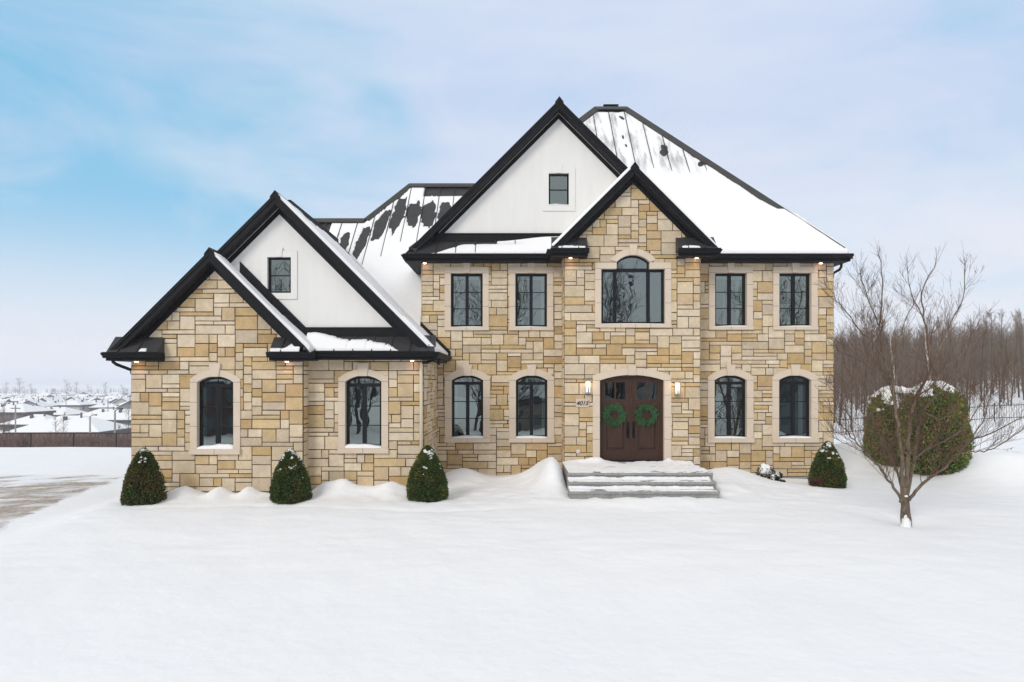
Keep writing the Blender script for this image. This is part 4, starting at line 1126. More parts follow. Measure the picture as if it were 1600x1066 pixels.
# ------------------------------------------------------------------ front steps
steps = empty('stone_steps', (3.5, 19, 0), 'broad grey granite steps with swept snow leading up to the front door', 'steps')
SX0, SX1 = 1.50, 5.42
def slab_step(x0, x1, y0, y1, z0, z1, nm, seed):
    m = MB(); n = 60; rnd = random.Random(seed)
    f = [(lerp(x0, x1, i / n), y0 + rnd.uniform(-.008, .008)) for i in range(n + 1)]
    rows = []
    for (x, y) in f:
        b = len(m.v); j = rnd.uniform(-.006, .006)
        m.v += [(x, y1, z0), (x, y + .04, z0), (x, y + .03, z1 - .075 + j), (x, y + j, z1 - .07 + j), (x, y, z1 - .012), (x, y + .012, z1), (x, y1, z1)]; rows.append(b)
    for i in range(n):
        for k in range(7): m.face((rows[i] + k, rows[i] + (k + 1) % 7, rows[i + 1] + (k + 1) % 7, rows[i + 1] + k))
    m.face([rows[0] + k for k in range(7)]); m.face([rows[-1] + k for k in range(7)])
    return m.build(nm, M_granite, steps)
slab_step(SX0 + .02, SX1, 18.40, YC - .03, .2, .95, 'landing', 1)
slab_step(SX0 - .01, SX1 - .06, 17.90, 18.44, .1, .78, 'step', 2)
slab_step(SX0 - .04, SX1 - .12, 17.40, 17.94, .0, .61, 'step', 3)
def step_snow(x0, x1, y0, y1, z, th, seed, thr):
    xs_ = np.arange(x0, x1, .03); ys_ = np.arange(y0, y1, .03)
    T = np.zeros((len(ys_), len(xs_)))
    for i, b in enumerate(ys_):
        for j, a in enumerate(xs_):
            v = N(a * 1.6, b * 2.5, seed) + .6 * N(a * 5, b * 8, seed) + .3 * N(a * 17, b * 17, seed)
            T[i, j] = th(a, b) + .03 * (v - thr) + .006 * N(a * 26, b * 26, seed)
    T = np.clip(T, -.02, .16)
    ok = np.maximum.reduce([T[:-1, :-1], T[1:, :-1], T[:-1, 1:], T[1:, 1:]]) > 0
    grid_mesh('snow', xs_, ys_, z + T, M_snow, mask=ok, skirt=np.full(T.shape, z - .01), parent=steps)
def th_land(a, b):
    t = .020 - .012 * SM(19.0, 18.45, b)
    t += .16 * math.exp(-((a - 2.55) / .25) ** 2 - ((b - 20.75) / .22) ** 2) + .08 * math.exp(-((a - 2.0) / .4) ** 2 - ((b - 20.7) / .2) ** 2)
    t += .10 * math.exp(-((a - 4.75) / .12) ** 2 - ((b - 20.8) / .15) ** 2) + .06 * math.exp(-((a - 5.2) / .4) ** 2 - ((b - 20.6) / .3) ** 2)
    return t
step_snow(SX0 + .03, SX1 - .01, 18.42, YC - .03, .95, th_land, 1, .05)
step_snow(SX0, SX1 - .08, 17.93, 18.41, .78, lambda a, b: .010 + .06 * SM(18.25, 18.42, b), 2, .0)
step_snow(SX0 - .02, SX1 - .15, 17.43, 17.91, .61, lambda a, b: .008 + .06 * SM(17.75, 17.93, b), 3, .0)

# ------------------------------------------------------------------ lanterns, plaque, wreaths
M_opal = mat('lit_opal_glass', (.9, .85, .75), .3, emit=((1.0, .72, .42), 2.6))
M_clear = mat('lit_clear_glass', (.9, .92, .9), .2, emit=((.80, .86, .80), .55))
def lantern(px, py0, py1, label):
    Y = YC; x = W(px, Y - .1); z1, z0 = Z(py0, Y - .1), Z(py1, Y - .1)
    t = empty('wall_lantern', (x, Y - .03, z0), label, 'wall lamp', 'lit lanterns beside the front door')
    m = MB(); m.box(x - .05, x + .05, Y - .045, Y - .02, z0 + .03, z1 - .03); m.build('back_plate', M_nickel, t)
    m = MB(); m.box(x - .105, x + .105, Y - .20, Y - .02, z1 - .045, z1); m.box(x - .085, x + .085, Y - .18, Y - .046, z0, z0 + .03)
    for sx in (-.083, .075): m.box(x + sx, x + sx + .008, Y - .178, Y - .17, z0 + .03, z1 - .045)
    m.build('frame', M_nickel, t)
    m = MB(); m.tube([(x, Y - .115, z0 + .031), (x, Y - .115, lerp(z0, z1, .55))], [.068, .068], 18); m.build('shade', M_clear, t, smooth=True)
    m = MB(); m.tube([(x, Y - .115, lerp(z0, z1, .55) + .002), (x, Y - .115, z1 - .046)], [.066, .066], 18); m.build('bulb', M_opal, t, smooth=True)
    m = MB(); m.box(x - .012, x + .012, Y - .195, Y - .186, z0 + .02, lerp(z0, z1, .5)); m.build('stem', M_iron, t)
    ld = bpy.data.lights.new('lantern_glow', 'POINT'); ld.energy = 1.8; ld.color = (1, .72, .45); ld.shadow_soft_size = .06
    lg = bpy.data.objects.new('lantern_glow', ld); C.objects.link(lg); lg.parent = t; lg.location = Vector((x, Y - .27, z1 - .1)) - world_of(t)
lantern(918.8, 594.5, 615, 'lit glass wall lantern above the house number, left of the front door')
lantern(1058.3, 596.5, 617, 'lit glass wall lantern right of the front door, away from the house number')

Y = YC; px0, px1 = W(899.6, Y), W(920.2, Y); pz0, pz1 = Z(636.3, Y), Z(622.8, Y)
pq = MB(); pq.box(px0, px1, Y - .045, Y - .01, pz0, pz1)
plaque = pq.build('number_plaque', M_plaque); tag(plaque, 'pale stone plaque carved 4015 set in the wall beside the door', 'house number')
cu = bpy.data.curves.new('digits', 'FONT'); cu.body = '4015'; cu.size = .18; cu.extrude = .002; cu.shear = .35; cu.align_x = 'CENTER'; cu.space_character = 1.02; cu.offset = .004
tmp = bpy.data.objects.new('digits', cu); C.objects.link(tmp)
bpy.context.view_layer.update()
me = bpy.data.meshes.new_from_object(tmp.evaluated_get(bpy.context.evaluated_depsgraph_get()))
bpy.data.objects.remove(tmp); me.name = 'lettering'
me.materials.clear(); me.materials.append(M_ink)
dg = bpy.data.objects.new('lettering', me); C.objects.link(dg); dg.parent = plaque
dg.rotation_euler = (R(90), 0, 0); dg.location = ((px0 + px1) / 2 - .012, Y - .0475, (pz0 + pz1) / 2 - .07)

def wreath(px, py, label, seed):
    rnd = random.Random(seed); Y = YC + .10; x, z = W(px, Y), Z(py, Y); R0_ = .25
    t = empty('wreath', (x, Y, z), label, 'wreath', 'green wreaths on the front doors')
    m = MB(); m.tube([(x + R0_ * math.cos(a), Y - .01, z + R0_ * math.sin(a)) for a in [2 * math.pi * i / 24 for i in range(25)]], [.02] * 25, 6, cap=False)
    m.build('ring', M_twig, t)
    m = MB()
    for i in range(1500):
        a = rnd.uniform(0, 2 * math.pi); rr = R0_ + rnd.gauss(0, .042); yy = Y - .012 - abs(rnd.gauss(0, .026))
        p = Vector((x + rr * math.cos(a), yy, z + rr * math.sin(a)))
        out = rnd.gauss(.15, .9); tang = Vector((-math.sin(a), 0, math.cos(a))); rad = Vector((math.cos(a), 0, math.sin(a)))
        d = (tang * -1 + rad * out + Vector((0, -rnd.uniform(0, .5), 0))).normalized(); L = rnd.uniform(.05, .095)
        s = d.cross(Vector((rnd.gauss(0, .4), 1, rnd.gauss(0, .4)))).normalized() * rnd.uniform(.010, .017)
        c = rnd.choice([(.008, .055, .012), (.012, .075, .018), (.02, .10, .022), (.006, .035, .010), (.035, .11, .02)])
        m.cc = c
        m.poly([p, p + d * L * .5 + s, p + d * L, p + d * L * .5 - s])
    m.build('foliage', M_wreath, t, normals=False)
wreath(959.8, 648.3, 'green leafy wreath hung on the left door leaf', 5); wreath(1009.8, 648.3, 'green leafy wreath hung on the right door leaf', 6)

# ------------------------------------------------------------------ clipped evergreens
def cone_shrub(px, py_top, py_bot, Y, half_px, label, seed, snow=.4, brown=0.0, prof=None, n=15000, name='cone_shrub', leaf=.045, group='clipped cone evergreens along the facade', dark=1.0, cat='shrub', flake=1.0, spread=.16):
    rnd = random.Random(seed); x0 = W(px, Y); zt, zb = Z(py_top, Y), Z(py_bot, Y) - .08; H = zt - zb; Rm = half_px / F * Y
    t = empty(name, (x0, Y, zb), label, cat, group)
    prof = prof or [(0, .86), (.12, .97), (.25, 1.0), (.45, .90), (.65, .70), (.82, .46), (.93, .26), (1, .04)]
    def rad(h, a):
        h = max(0, min(1, h)); r = np.interp(h, [p[0] for p in prof], [p[1] for p in prof])
        v = Vector((math.cos(a) * 1.1, math.sin(a) * 1.1, h * H * .9)) + Vector((seed, 0, 0))
        return Rm * (r * (1 + .10 * mnoise.noise(v * 1.6) + .05 * mnoise.noise(v * 4.5)) + .0)
    core = MB(); nh, na = 22, 28; rows = []
    for i in range(nh + 1):
        h = i / nh; b = len(core.v)
        for k in range(na):
            a = 2 * math.pi * k / na; r = rad(h, a) * .90
            core.v.append((x0 + r * math.cos(a), Y + r * math.sin(a), zb + h * H * .97))
        rows.append(b)
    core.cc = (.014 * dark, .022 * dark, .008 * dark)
    for i in range(nh):
        for k in range(na): core.face((rows[i] + k, rows[i] + (k + 1) % na, rows[i + 1] + (k + 1) % na, rows[i + 1] + k))
    core.face([rows[-1] + k for k in range(na)])
    for i in range(n):
        h = 1 - abs(rnd.betavariate(1.0, 1.25)) if rnd.random() < .5 else rnd.random()
        h = min(1, max(0, h)); a = rnd.uniform(0, 2 * math.pi)
        if math.sin(a) > .35 and rnd.random() < .75: continue
        dep = rnd.uniform(.86, 1.035); r = rad(h, a) * dep
        p = Vector((x0 + r * math.cos(a), Y + r * math.sin(a), zb + h * H))
        slope = .25 + .9 * h ** 3
        nn = Vector((math.cos(a), math.sin(a), slope)).normalized()
        d = (nn * rnd.uniform(.3, 1.1) + Vector((rnd.gauss(0, .45), rnd.gauss(0, .45), rnd.gauss(.25, .4)))).normalized()
        s = d.cross(Vector((rnd.gauss(0, 1), rnd.gauss(0, 1), rnd.gauss(0, 1)))).normalized() * leaf * rnd.uniform(.22, .42)
        L = leaf * rnd.uniform(.7, 1.35)
        cl = mnoise.noise(p * 2.3 + Vector((seed, 4, 1))); cl2 = mnoise.noise(p * 9)
        g = (.048, .078, .019)
        if cl + .5 * cl2 > .12: g = (.088, .104, .024)
        if rnd.random() < brown * (.5 + 1.2 * max(0, cl + .3)): g = (.10, .055, .028)
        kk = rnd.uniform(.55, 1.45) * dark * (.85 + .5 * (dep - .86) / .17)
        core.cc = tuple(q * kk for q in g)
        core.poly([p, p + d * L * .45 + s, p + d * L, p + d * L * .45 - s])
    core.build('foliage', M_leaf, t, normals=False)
    # snow caught on the upper twigs
    sn = MB(); cnt = 0
    for i in range(int(900 * snow)):
        h = 1 - abs(rnd.gauss(0, spread)); a = rnd.uniform(0, 2 * math.pi)
        if h < 0: continue
        r = rad(h, a) * rnd.uniform(.93, 1.04); p = Vector((x0 + r * math.cos(a), Y + r * math.sin(a), zb + h * H))
        if mnoise.noise(p * 6 / flake + Vector((0, seed, 0))) < (-.02 if flake == 1 else -.25) + .35 * (1 - h) * 2: continue
        q = rnd.uniform(.012, .040) * (.6 + .9 * h) * flake; ring_ = []
        b = len(sn.v); sn.v.append((p.x, p.y, p.z + q * .9))
        for k in range(6):
            an = k * math.pi / 3; rr = q * rnd.uniform(.7, 1.2)
            sn.v.append((p.x + rr * math.cos(an), p.y + rr * math.sin(an), p.z + q * .2 * rnd.uniform(-.6, 1)))
        sn.v.append((p.x, p.y, p.z - q * .5))
        for k in range(6):
            sn.face((b, b + 1 + k, b + 1 + (k + 1) % 6)); sn.face((b + 7, b + 1 + (k + 1) % 6, b + 1 + k))
    if sn.v: sn.build('snow', M_snow, t, smooth=True, normals=False)
    return t
cone_shrub(225, 702, 794, 17.0, 31, 'clipped cone evergreen with brownish base at the left corner of the house', 3, .30, .35)
cone_shrub(454, 703, 785, 17.15, 30, 'clipped cone evergreen with the whitest snow cap, between the two arched wing windows', 8, 1.1, .08)
cone_shrub(668, 698, 783, 17.45, 30, 'clipped cone evergreen at the cream downpipe where the wing meets the main block', 14, .55, .08)
cone_shrub(1293.5, 691, 763, 20.4, 26, 'clipped cone evergreen at the right corner of the house', 21, .35, .12)
egg = [(0, .80), (.1, .94), (.3, 1.0), (.55, .97), (.75, .84), (.9, .60), (.97, .38), (1, .1)]
big1 = [(0, .62), (.08, .82), (.22, .95), (.45, 1.0), (.7, .93), (.85, .76), (.94, .52), (1, .22)]
cone_shrub(1459, 600, 735, 22.4, 48, 'tall dark evergreen shrub behind the bare tree, nearer and wider of the pair', 33, .7, .22, big1, 24000, 'evergreen_shrub', .075, 'large evergreen shrubs behind the bare tree', 1.9, flake=2.2, spread=.035)
cone_shrub(1393, 606, 728, 24.2, 37, 'yellow-green evergreen shrub half hidden behind the bare tree, snow down its left shoulder', 41, 1.7, .22, egg, 22000, 'evergreen_shrub', .075, 'large evergreen shrubs behind the bare tree', 2.3, flake=2.0, spread=.12)
# pillow of snow bridging the two big shrubs
def snow_pillow(name, cx, cy, cz, sx, sy, sz, seed, parent=None, label=None, group=None):
    m = MB(); nh, na = 12, 32; rows = []
    for i in range(nh + 1):
        ph = math.pi * .5 * i / nh * 1.25 ; b = len(m.v)
        for k in range(na):
            a = 2 * math.pi * k / na; d = Vector((math.cos(a) * math.sin(ph), math.sin(a) * math.sin(ph), math.cos(ph)))
            w = 1 + .35 * mnoise.noise(d * 2 + Vector((seed, 0, 0))) + .22 * mnoise.noise(d * 5 + Vector((seed, 0, 0)))
            m.v.append((cx + sx * d.x * w, cy + sy * d.y * w, cz + sz * d.z * w))
        rows.append(b)
    for i in range(nh):
        for k in range(na): m.face((rows[i] + k, rows[i + 1] + k, rows[i + 1] + (k + 1) % na, rows[i] + (k + 1) % na))
    m.face([rows[-1] + k for k in range(na)])
    o = m.build(name, M_snow, parent, smooth=True)
    return o
sh = [o for o in C.objects if o.name.startswith('evergreen_shrub')]
for (px, py, Y, sx, sz, s) in ((1468, 612, 22.35, .30, .14, 1), (1440, 616, 22.3, .22, .20, 2), (1428, 634, 22.8, .17, .36, 5), (1418, 612, 23.2, .25, .12, 7)): snow_pillow('snow', W(px, Y), Y, Z(py, Y), sx, .5, sz, s, sh[0])
for (px, py, Y, sx, sz, s) in ((1402, 612, 24.0, .34, .16, 3),): snow_pillow('snow', W(px, Y), Y - .1, Z(py, Y), sx, .5, sz, s, sh[1])

# small half-buried plants by the right-hand wall
def tuft(px, py, Y, r_px, label, seed, green=True, capped=True, nm='dwarf_shrub', grp='small half-buried shrubs by the right-hand wall'):
    rnd = random.Random(seed); x, z = W(px, Y), Z(py, Y); r = r_px / F * Y
    t = empty(nm, (x, Y, z - r), label, 'shrub', grp); m = MB()
    for i in range(500 if r_px > 6 else 220):
        d = Vector((rnd.gauss(0, 1), rnd.gauss(0, 1), rnd.gauss(.3, .8))).normalized(); q = rnd.uniform(.45, 1.0)
        p = Vector((x, Y, z)) + Vector((d.x * r * q, d.y * r * q * .8, d.z * r * q * .75)); L = rnd.uniform(.04, .09); s = d.cross(Vector((rnd.random(), rnd.random(), .3))).normalized() * (.016 if green else .006)
        k = rnd.uniform(.5, 1.5); m.cc = tuple(c * k for c in ((.018, .032, .012) if green else (.12, .045, .03)))
        m.poly([p, p + d * L * .5 + s, p + d * L, p + d * L * .5 - s])
    m.build('foliage', M_leaf, t, normals=False)
    if capped: snow_pillow('snow', x - .05 * r, Y, z + r * .25, r * .72, r * .7, r * .75, seed, t)
tuft(1196.5, 739, 21.0, 13, 'small dark evergreen under a round snow cap, largest of the half-buried shrubs', 2)
tuft(1208, 749, 20.6, 7, 'small dark shrub poking from snow just right of the snow-capped evergreen', 3)
tuft(1215, 744, 20.7, 6, 'tiny snow-topped shrub highest on the right of the half-buried group', 4)
tuft(1222, 756, 20.4, 6, 'tiny leafy shrub lowest and farthest right of the half-buried group', 5, True, False)
tuft(1275, 756, 20.1, 10, 'low reddish-brown dried shrub at the foot of the corner evergreen', 6, False, False, 'dried_shrub', None)

# ------------------------------------------------------------------ bare trees
def limb_tube(m, pts, r0, r1, n=6):
    k = len(pts); m.tube(pts, [lerp(r0, r1, (i / (k - 1)) ** .8) for i in range(k)], n)
def catmull(P, sub=5):
    P = [Vector(p) for p in P]; out = []
    for i in range(len(P) - 1):
        a = P[max(i - 1, 0)]; b = P[i]; c = P[i + 1]; d = P[min(i + 2, len(P) - 1)]
        for k in range(sub):
            t = k / sub; out.append(.5 * ((2 * b) + (c - a) * t + (2 * a - 5 * b + 4 * c - d) * t * t + (3 * b - a - 3 * c + d) * t ** 3))
    out.append(P[-1]); return out
def twigs(m, rnd, p, d, L, r, depth, n_side=3, curve=.15, up=.20, spread=.75):
    seg = 4; pts = [p]; dd = d.copy()
    for i in range(seg):
        dd = (dd + Vector((rnd.gauss(0, curve), rnd.gauss(0, curve), rnd.gauss(0, curve) + up * .5)) * .5).normalized()
        pts.append(pts[-1] + dd * L / seg)
    rr = [max(.0022, lerp(r, r * .45, i / seg)) for i in range(seg + 1)]
    m.tube([tuple(q) for q in pts], rr, n_side, cap=False)
    if depth <= 0: return
    for k in range(rnd.randint(3, 4)):
        i = rnd.randint(1, seg); q = pts[i]
        s = Vector((rnd.gauss(0, 1), rnd.gauss(0, 1), rnd.gauss(.2, .8))).normalized()
        nd = (dd + s * spread + Vector((0, 0, up))).normalized()
        twigs(m, rnd, q, nd, L * rnd.uniform(.5, .75), rr[i] * .62, depth - 1, n_side, curve, up, spread)

TY = 15.65
def tp(px, py, dy=0): return (W(px, TY) * (1 + dy / TY), TY + dy, CZ - (py - 597) / F * (TY + dy))
tree = empty('bare_tree', (W(1415, TY), TY, Z(822, TY)), 'bare vase-shaped tree on the snowy lawn right of the house', 'tree')
tr = MB()
limb_tube(tr, catmull([tp(1418, 830), tp(1416, 812), tp(1415, 795), tp(1414, 778), tp(1414, 762)]), .105, .085, 12)
tr.tube([tp(1411, 826, -.05), tp(1410, 808, -.05), tp(1411, 795, -.02)], [.03, .045, .05], 8); tr.tube([tp(1421, 828, -.04), tp(1421, 812, -.05), tp(1418, 797, -.02)], [.05, .05, .05], 8)
tr.tube([tp(1407, 785, -.02), tp(1410, 780, 0), tp(1414, 776, 0)], [.045, .05, .06], 8)
LIMBS = [
 ([(1420, 782, 0), (1436, 762, -.1), (1455, 746, -.2), (1478, 728, -.3), (1499, 708, -.35), (1517, 689, -.4), (1557, 673, -.5), (1592, 655, -.6)], .055, .010),
 ([(1500, 708, -.35), (1520, 706, -.5), (1543, 704, -.6), (1562, 695, -.7), (1582, 682, -.8)], .026, .008),
 ([(1411, 782, 0), (1400, 766, -.15), (1387, 748, -.3), (1372, 728, -.45), (1358, 711, -.55), (1336, 689, -.7), (1314, 664, -.8), (1298, 640, -.9)], .048, .008),
 ([(1362, 716, -.55), (1340, 703, -.7), (1318, 692, -.9), (1300, 680, -1.0)], .016, .005),
 ([(1412, 772, .05), (1405, 748, .25), (1398, 728, .4), (1380, 693, .7), (1358, 645, 1.0), (1336, 600, 1.3), (1312, 556, 1.5)], .038, .007),
 ([(1413, 778, 0), (1410, 740, .05), (1407, 689, .0), (1400, 640, -.1), (1393, 592, -.2), (1378, 548, -.3), (1374, 512, -.35), (1379, 450, -.4), (1375, 404, -.4)], .070, .008),
 ([(1415, 775, 0), (1419, 720, .15), (1422, 662, .3), (1433, 618, .4), (1455, 574, .5), (1447, 512, .6), (1441, 459, .65), (1462, 411, .7)], .075, .009),
 ([(1417, 775, .05), (1427, 730, .3), (1433, 689, .5), (1441, 645, .8), (1464, 618, 1.0), (1500, 572, 1.3), (1520, 520, 1.5)], .060, .008),
 ([(1428, 722, .25), (1445, 704, .1), (1477, 689, -.1), (1508, 667, -.3), (1535, 627, -.5), (1556, 590, -.6)], .038, .007),
 ([(1455, 574, .5), (1470, 540, .3), (1482, 512, .2), (1504, 468, .0), (1508, 415, -.1)], .034, .007),
 ([(1382, 560, -.3), (1362, 532, -.5), (1340, 512, -.6), (1314, 477, -.8), (1292, 448, -.9)], .030, .006),
 ([(1401, 645, -.05), (1396, 600, .3), (1398, 556, .5), (1415, 503, .7), (1437, 455, .9)], .034, .007),
 ([(1375, 512, -.35), (1358, 470, -.6), (1345, 432, -.7)], .022, .006),
 ([(1445, 500, .6), (1425, 460, .9), (1418, 420, 1.0)], .022, .006),
 ([(1398, 728, .4), (1385, 700, .1), (1372, 672, -.2), (1362, 640, -.3)], .022, .006),
 ([(1445, 645, .8), (1470, 655, .9), (1490, 640, 1.0), (1512, 610, 1.1)], .022, .006),
 ([(1358, 645, 1.0), (1350, 590, .9), (1356, 540, .9), (1350, 490, .9)], .022, .006),
 ([(1393, 592, -.2), (1370, 580, -.8), (1340, 560, -1.2), (1310, 545, -1.5)], .026, .006),
 ([(1433, 618, .4), (1460, 600, -.3), (1490, 560, -.8), (1530, 530, -1.2)], .026, .006),
 ([(1336, 689, -.7), (1330, 660, -.5), (1318, 630, -.4), (1300, 600, -.3)], .018, .005),
 ([(1517, 689, -.4), (1540, 650, -.2), (1550, 610, .0), (1575, 570, .1)], .020, .005),
]
rnd = random.Random(99); tw = MB()
for pts, r0, r1 in LIMBS:
    P = catmull([tp(*p) for p in pts], 4); P = [p + Vector((rnd.gauss(0, .010), rnd.gauss(0, .012), rnd.gauss(0, .010))) if 0 < i < len(P) - 1 else p for i, p in enumerate(P)]
    limb_tube(tr, [tuple(p) for p in P], r0 * .78, r1, 8)
    n = len(P)
    for i in range(int(n * .18), n):
        t = i / (n - 1); d = (P[min(i + 1, n - 1)] - P[max(0, i - 1)]).normalized()
        for _rep in range(2):
            if rnd.random() < .42: continue
            s = Vector((rnd.gauss(0, 1), rnd.gauss(0, 1), rnd.gauss(.5, .7))).normalized()
            nd = (d * .8 + s * .8 + Vector((0, 0, .35))).normalized()
            L = lerp(.95, .46, t) * rnd.uniform(.6, 1.1) * (.78 if P[i].z > 4.9 else 1)
            twigs(tw, rnd, P[i], nd, L, max(.0045, lerp(r0, r1, t) * .24), 2 if t < .85 else 1)
    twigs(tw, rnd, P[-1], (P[-1] - P[-2]).normalized(), .28, r1 * .9, 1)
tr.build('trunk', M_bark, tree, smooth=True, normals=False)
tw.build('branches', M_twig, tree, normals=False)
# a few dry leaves still hanging on
lv = MB()
tv = [Vector(v) for v in tw.v]
for i in range(90):
    p = rnd.choice(tv); d = Vector((rnd.gauss(0, .6), rnd.gauss(0, .6), -1)).normalized(); s = d.cross(Vector((rnd.random(), 1, 0))).normalized() * .012
    k = rnd.uniform(.6, 1.3); lv.cc = (.32 * k, .11 * k, .04 * k); lv.poly([p, p + d * .02 + s, p + d * .045, p + d * .02 - s])
lv.build('dry_leaves', M_leaf, tree, normals=False)
snow_pillow('snow', *[c for c in (tp(1416, 776, -.11))], .035, .03, .03, 3, tree)
b_ = tp(1416, 818, -.16); snow_pillow('snow', b_[0], b_[1], b_[2] - .12, .10, .12, .26, 4, tree)

# ------------------------------------------------------------------ woodland on the slope to the right
def wood_tree(seed, H, n1=44, lean=.03, n2=7, dens=1.0):
    rnd = random.Random(seed); tk, cr_ = MB(), MB()
    P = [Vector((0, 0, -.5))]; d = Vector((rnd.gauss(0, lean), rnd.gauss(0, lean), 1)).normalized()
    for i in range(7): d = (d + Vector((rnd.gauss(0, .03), rnd.gauss(0, .03), 0))).normalized(); P.append(P[-1] + d * (H + .5) / 7)
    r = H * .0115; tk.tube([tuple(p) for p in P], [lerp(r, r * .12, i / 7) for i in range(8)], 5, cap=False)
    for k in range(int(n1 * dens)):
        t = rnd.uniform(.06, .99) ** .8; i = min(6, int(t * 7)); p = P[i].lerp(P[i + 1], t * 7 - i)
        a = rnd.uniform(0, 2 * math.pi); upk = lerp(.6, 1.6, t); dd = Vector((math.cos(a), math.sin(a), upk)).normalized(); L = H * .27 * (1.1 - .75 * t) * rnd.uniform(.6, 1.25)
        q = [p]
        for j in range(3): dd = (dd + Vector((rnd.gauss(0, .15), rnd.gauss(0, .15), .10))).normalized(); q.append(q[-1] + dd * L / 3)
        rr = r * .30 * (1.1 - t); cr_.tube([tuple(v) for v in q], [rr + .006, rr * .7 + .005, rr * .45 + .004, .005], 3, cap=False)
        for j in range(int(n2 * dens)):
            u = rnd.uniform(.25, 1); ii = min(2, int(u * 3)); s0 = q[ii].lerp(q[ii + 1], u * 3 - ii); e_ = (dd + Vector((rnd.gauss(0, .6), rnd.gauss(0, .6), rnd.gauss(.2, .4)))).normalized(); l2 = L * rnd.uniform(.25, .5)
            mid = s0 + e_ * l2 * .5; e2 = (e_ + Vector((rnd.gauss(0, .25), rnd.gauss(0, .25), .15))).normalized(); en = mid + e2 * l2 * .5
            cr_.tube([tuple(s0), tuple(mid), tuple(en)], [.010, .008, .005], 3, cap=False)
            for w_ in range(2):
                s1 = s0.lerp(en, rnd.uniform(.3, 1)); e3 = (e2 + Vector((rnd.gauss(0, .7), rnd.gauss(0, .7), rnd.gauss(.2, .5)))).normalized()
                cr_.tube([tuple(s1), tuple(s1 + e3 * l2 * .5)], [.007, .004], 3, cap=False)
    return tk, cr_
M_birch = mat('birch_bark', (.55, .53, .48), .8, noise=[(4, .3, (1, 1, 2))])
protos = []
for i in range(7):
    H = (9, 10, 8, 11, 9.5, 7, 10)[i]
    tk, cr_ = wood_tree(100 + i, H)
    protos.append((tk, cr_, H))
WL = 'bare grey-brown tree in the crowded woodland beyond the fence on the right'
WG = 'bare trees of the woodland on the right'
root0 = []
for i, (tk, cr_, H) in enumerate(protos):
    e_ = empty('woodland_tree', (0, 0, 0), WL, 'tree', WG)
    tk.build('trunk', M_bark_far, e_, normals=False); cr_.build('crown', M_twig_far, e_, normals=False); root0.append(e_)
rnd = random.Random(5); spots = []
def ok_spot(x, y, dmin):
    return all((x - a) ** 2 + (y - b) ** 2 > dmin * dmin for a, b in spots)
while len(spots) < 215:
    y = rnd.uniform(50, 112); q = rnd.uniform(.455, .80); x = q * y
    if y < 62 and rnd.random() < .55: continue
    if q > .645 and y < 100 and rnd.random() < .90: continue
    if ok_spot(x, y, 2.0): spots.append((x, y))
for i, (x, y) in enumerate(spots):
    o = root0[i] if i < 7 else copy_tree(root0[i % 7])
    o.location = (x, y, gz1(x, y)); s = rnd.uniform(.7, 1.0) * (.72 if y < 70 else 1.0); o.scale = (s, s, s); o.rotation_euler = (0, 0, rnd.uniform(0, 6.28))
for (px, py0, py1, Y) in ((1398, 520, 640, 58), (1452, 515, 640, 62)):
    x = W(px, Y); zg = gz1(x, Y); zt_ = Z(py0, Y)
    e_ = empty('birch_tree', (x, Y, zg), 'slim white-barked birch among the brown trees, %s of the two' % ('left' if px < 1420 else 'right'), 'tree'); m = MB()
    m.tube([(x + .5, Y, zg - .3), (x + .1, Y, lerp(zg, zt_, .4)), (x - .3, Y, lerp(zg, zt_, .8)), (x - .4, Y, zt_)], [.10, .09, .06, .02], 6); m.build('trunk', M_birch, e_)
    m = MB()
    for k in range(14): twigs(m, rnd, Vector((x - .1 - .3 * k / 14, Y, lerp(zg, zt_, .4 + .6 * k / 14))), Vector((rnd.gauss(0, 1), rnd.gauss(0, 1), .9)).normalized(), 1.6, .02, 2)
    m.build('crown', M_twig_far, e_, normals=False)
# the far wood behind: one mass
def mass(name, mbs, places, m_, label, cat, H0=1.0):
    V, Fc = [], []; off = 0
    arr = []
    for mb in mbs:
        vs = np.array(mb.v); fs = np.array(mb.f, dtype=np.int64); arr.append((vs, fs))
    for (x, y, z, s, a, k) in places:
        vs, fs = arr[k % len(arr)]; c, sn = math.cos(a), math.sin(a)
        v = np.stack([vs[:, 0] * c - vs[:, 1] * sn, vs[:, 0] * sn + vs[:, 1] * c, vs[:, 2]], -1) * s + np.array([x, y, z]); V.append(v); Fc.append(fs + off); off += len(v)
    V = np.vstack(V); Fq = np.vstack(Fc)
    me = bpy.data.meshes.new(name); me.vertices.add(len(V)); me.vertices.foreach_set('co', V.astype(np.float32).ravel())
    me.loops.add(Fq.size); me.loops.foreach_set('vertex_index', Fq.astype(np.int32).ravel()); me.polygons.add(len(Fq)); me.polygons.foreach_set('loop_start', np.arange(0, Fq.size, 4, dtype=np.int32))
    me.materials.append(m_); me.update(calc_edges=True)
    o = bpy.data.objects.new(name, me); C.objects.link(o); tag(o, label, cat, kind='stuff'); return o
lite = []
for i in range(4):
    tk, cr_ = wood_tree(300 + i, 10, 34, .03, 5); 
    tk.f = [f for f in tk.f]; cr_.v = tk.v + cr_.v; nb = len(tk.v); cr_.f = list(tk.f) + [tuple(j + nb for j in f) for f in cr_.f]; cr_.f = [f for f in cr_.f if len(f) == 4]; lite.append(cr_)
pl = []
for i in range(380):
    y = rnd.uniform(104, 175); q = rnd.uniform(.44, .85); y += 8 if q > .66 else 0; x = q * y; pl.append((x, y, gz1(x, y), rnd.uniform(.72, 1.0), rnd.uniform(0, 6.28), i))
mass('far_woodland', lite, pl, M_twig_far, 'brown mass of leafless trees covering the far hillside', 'woodland')

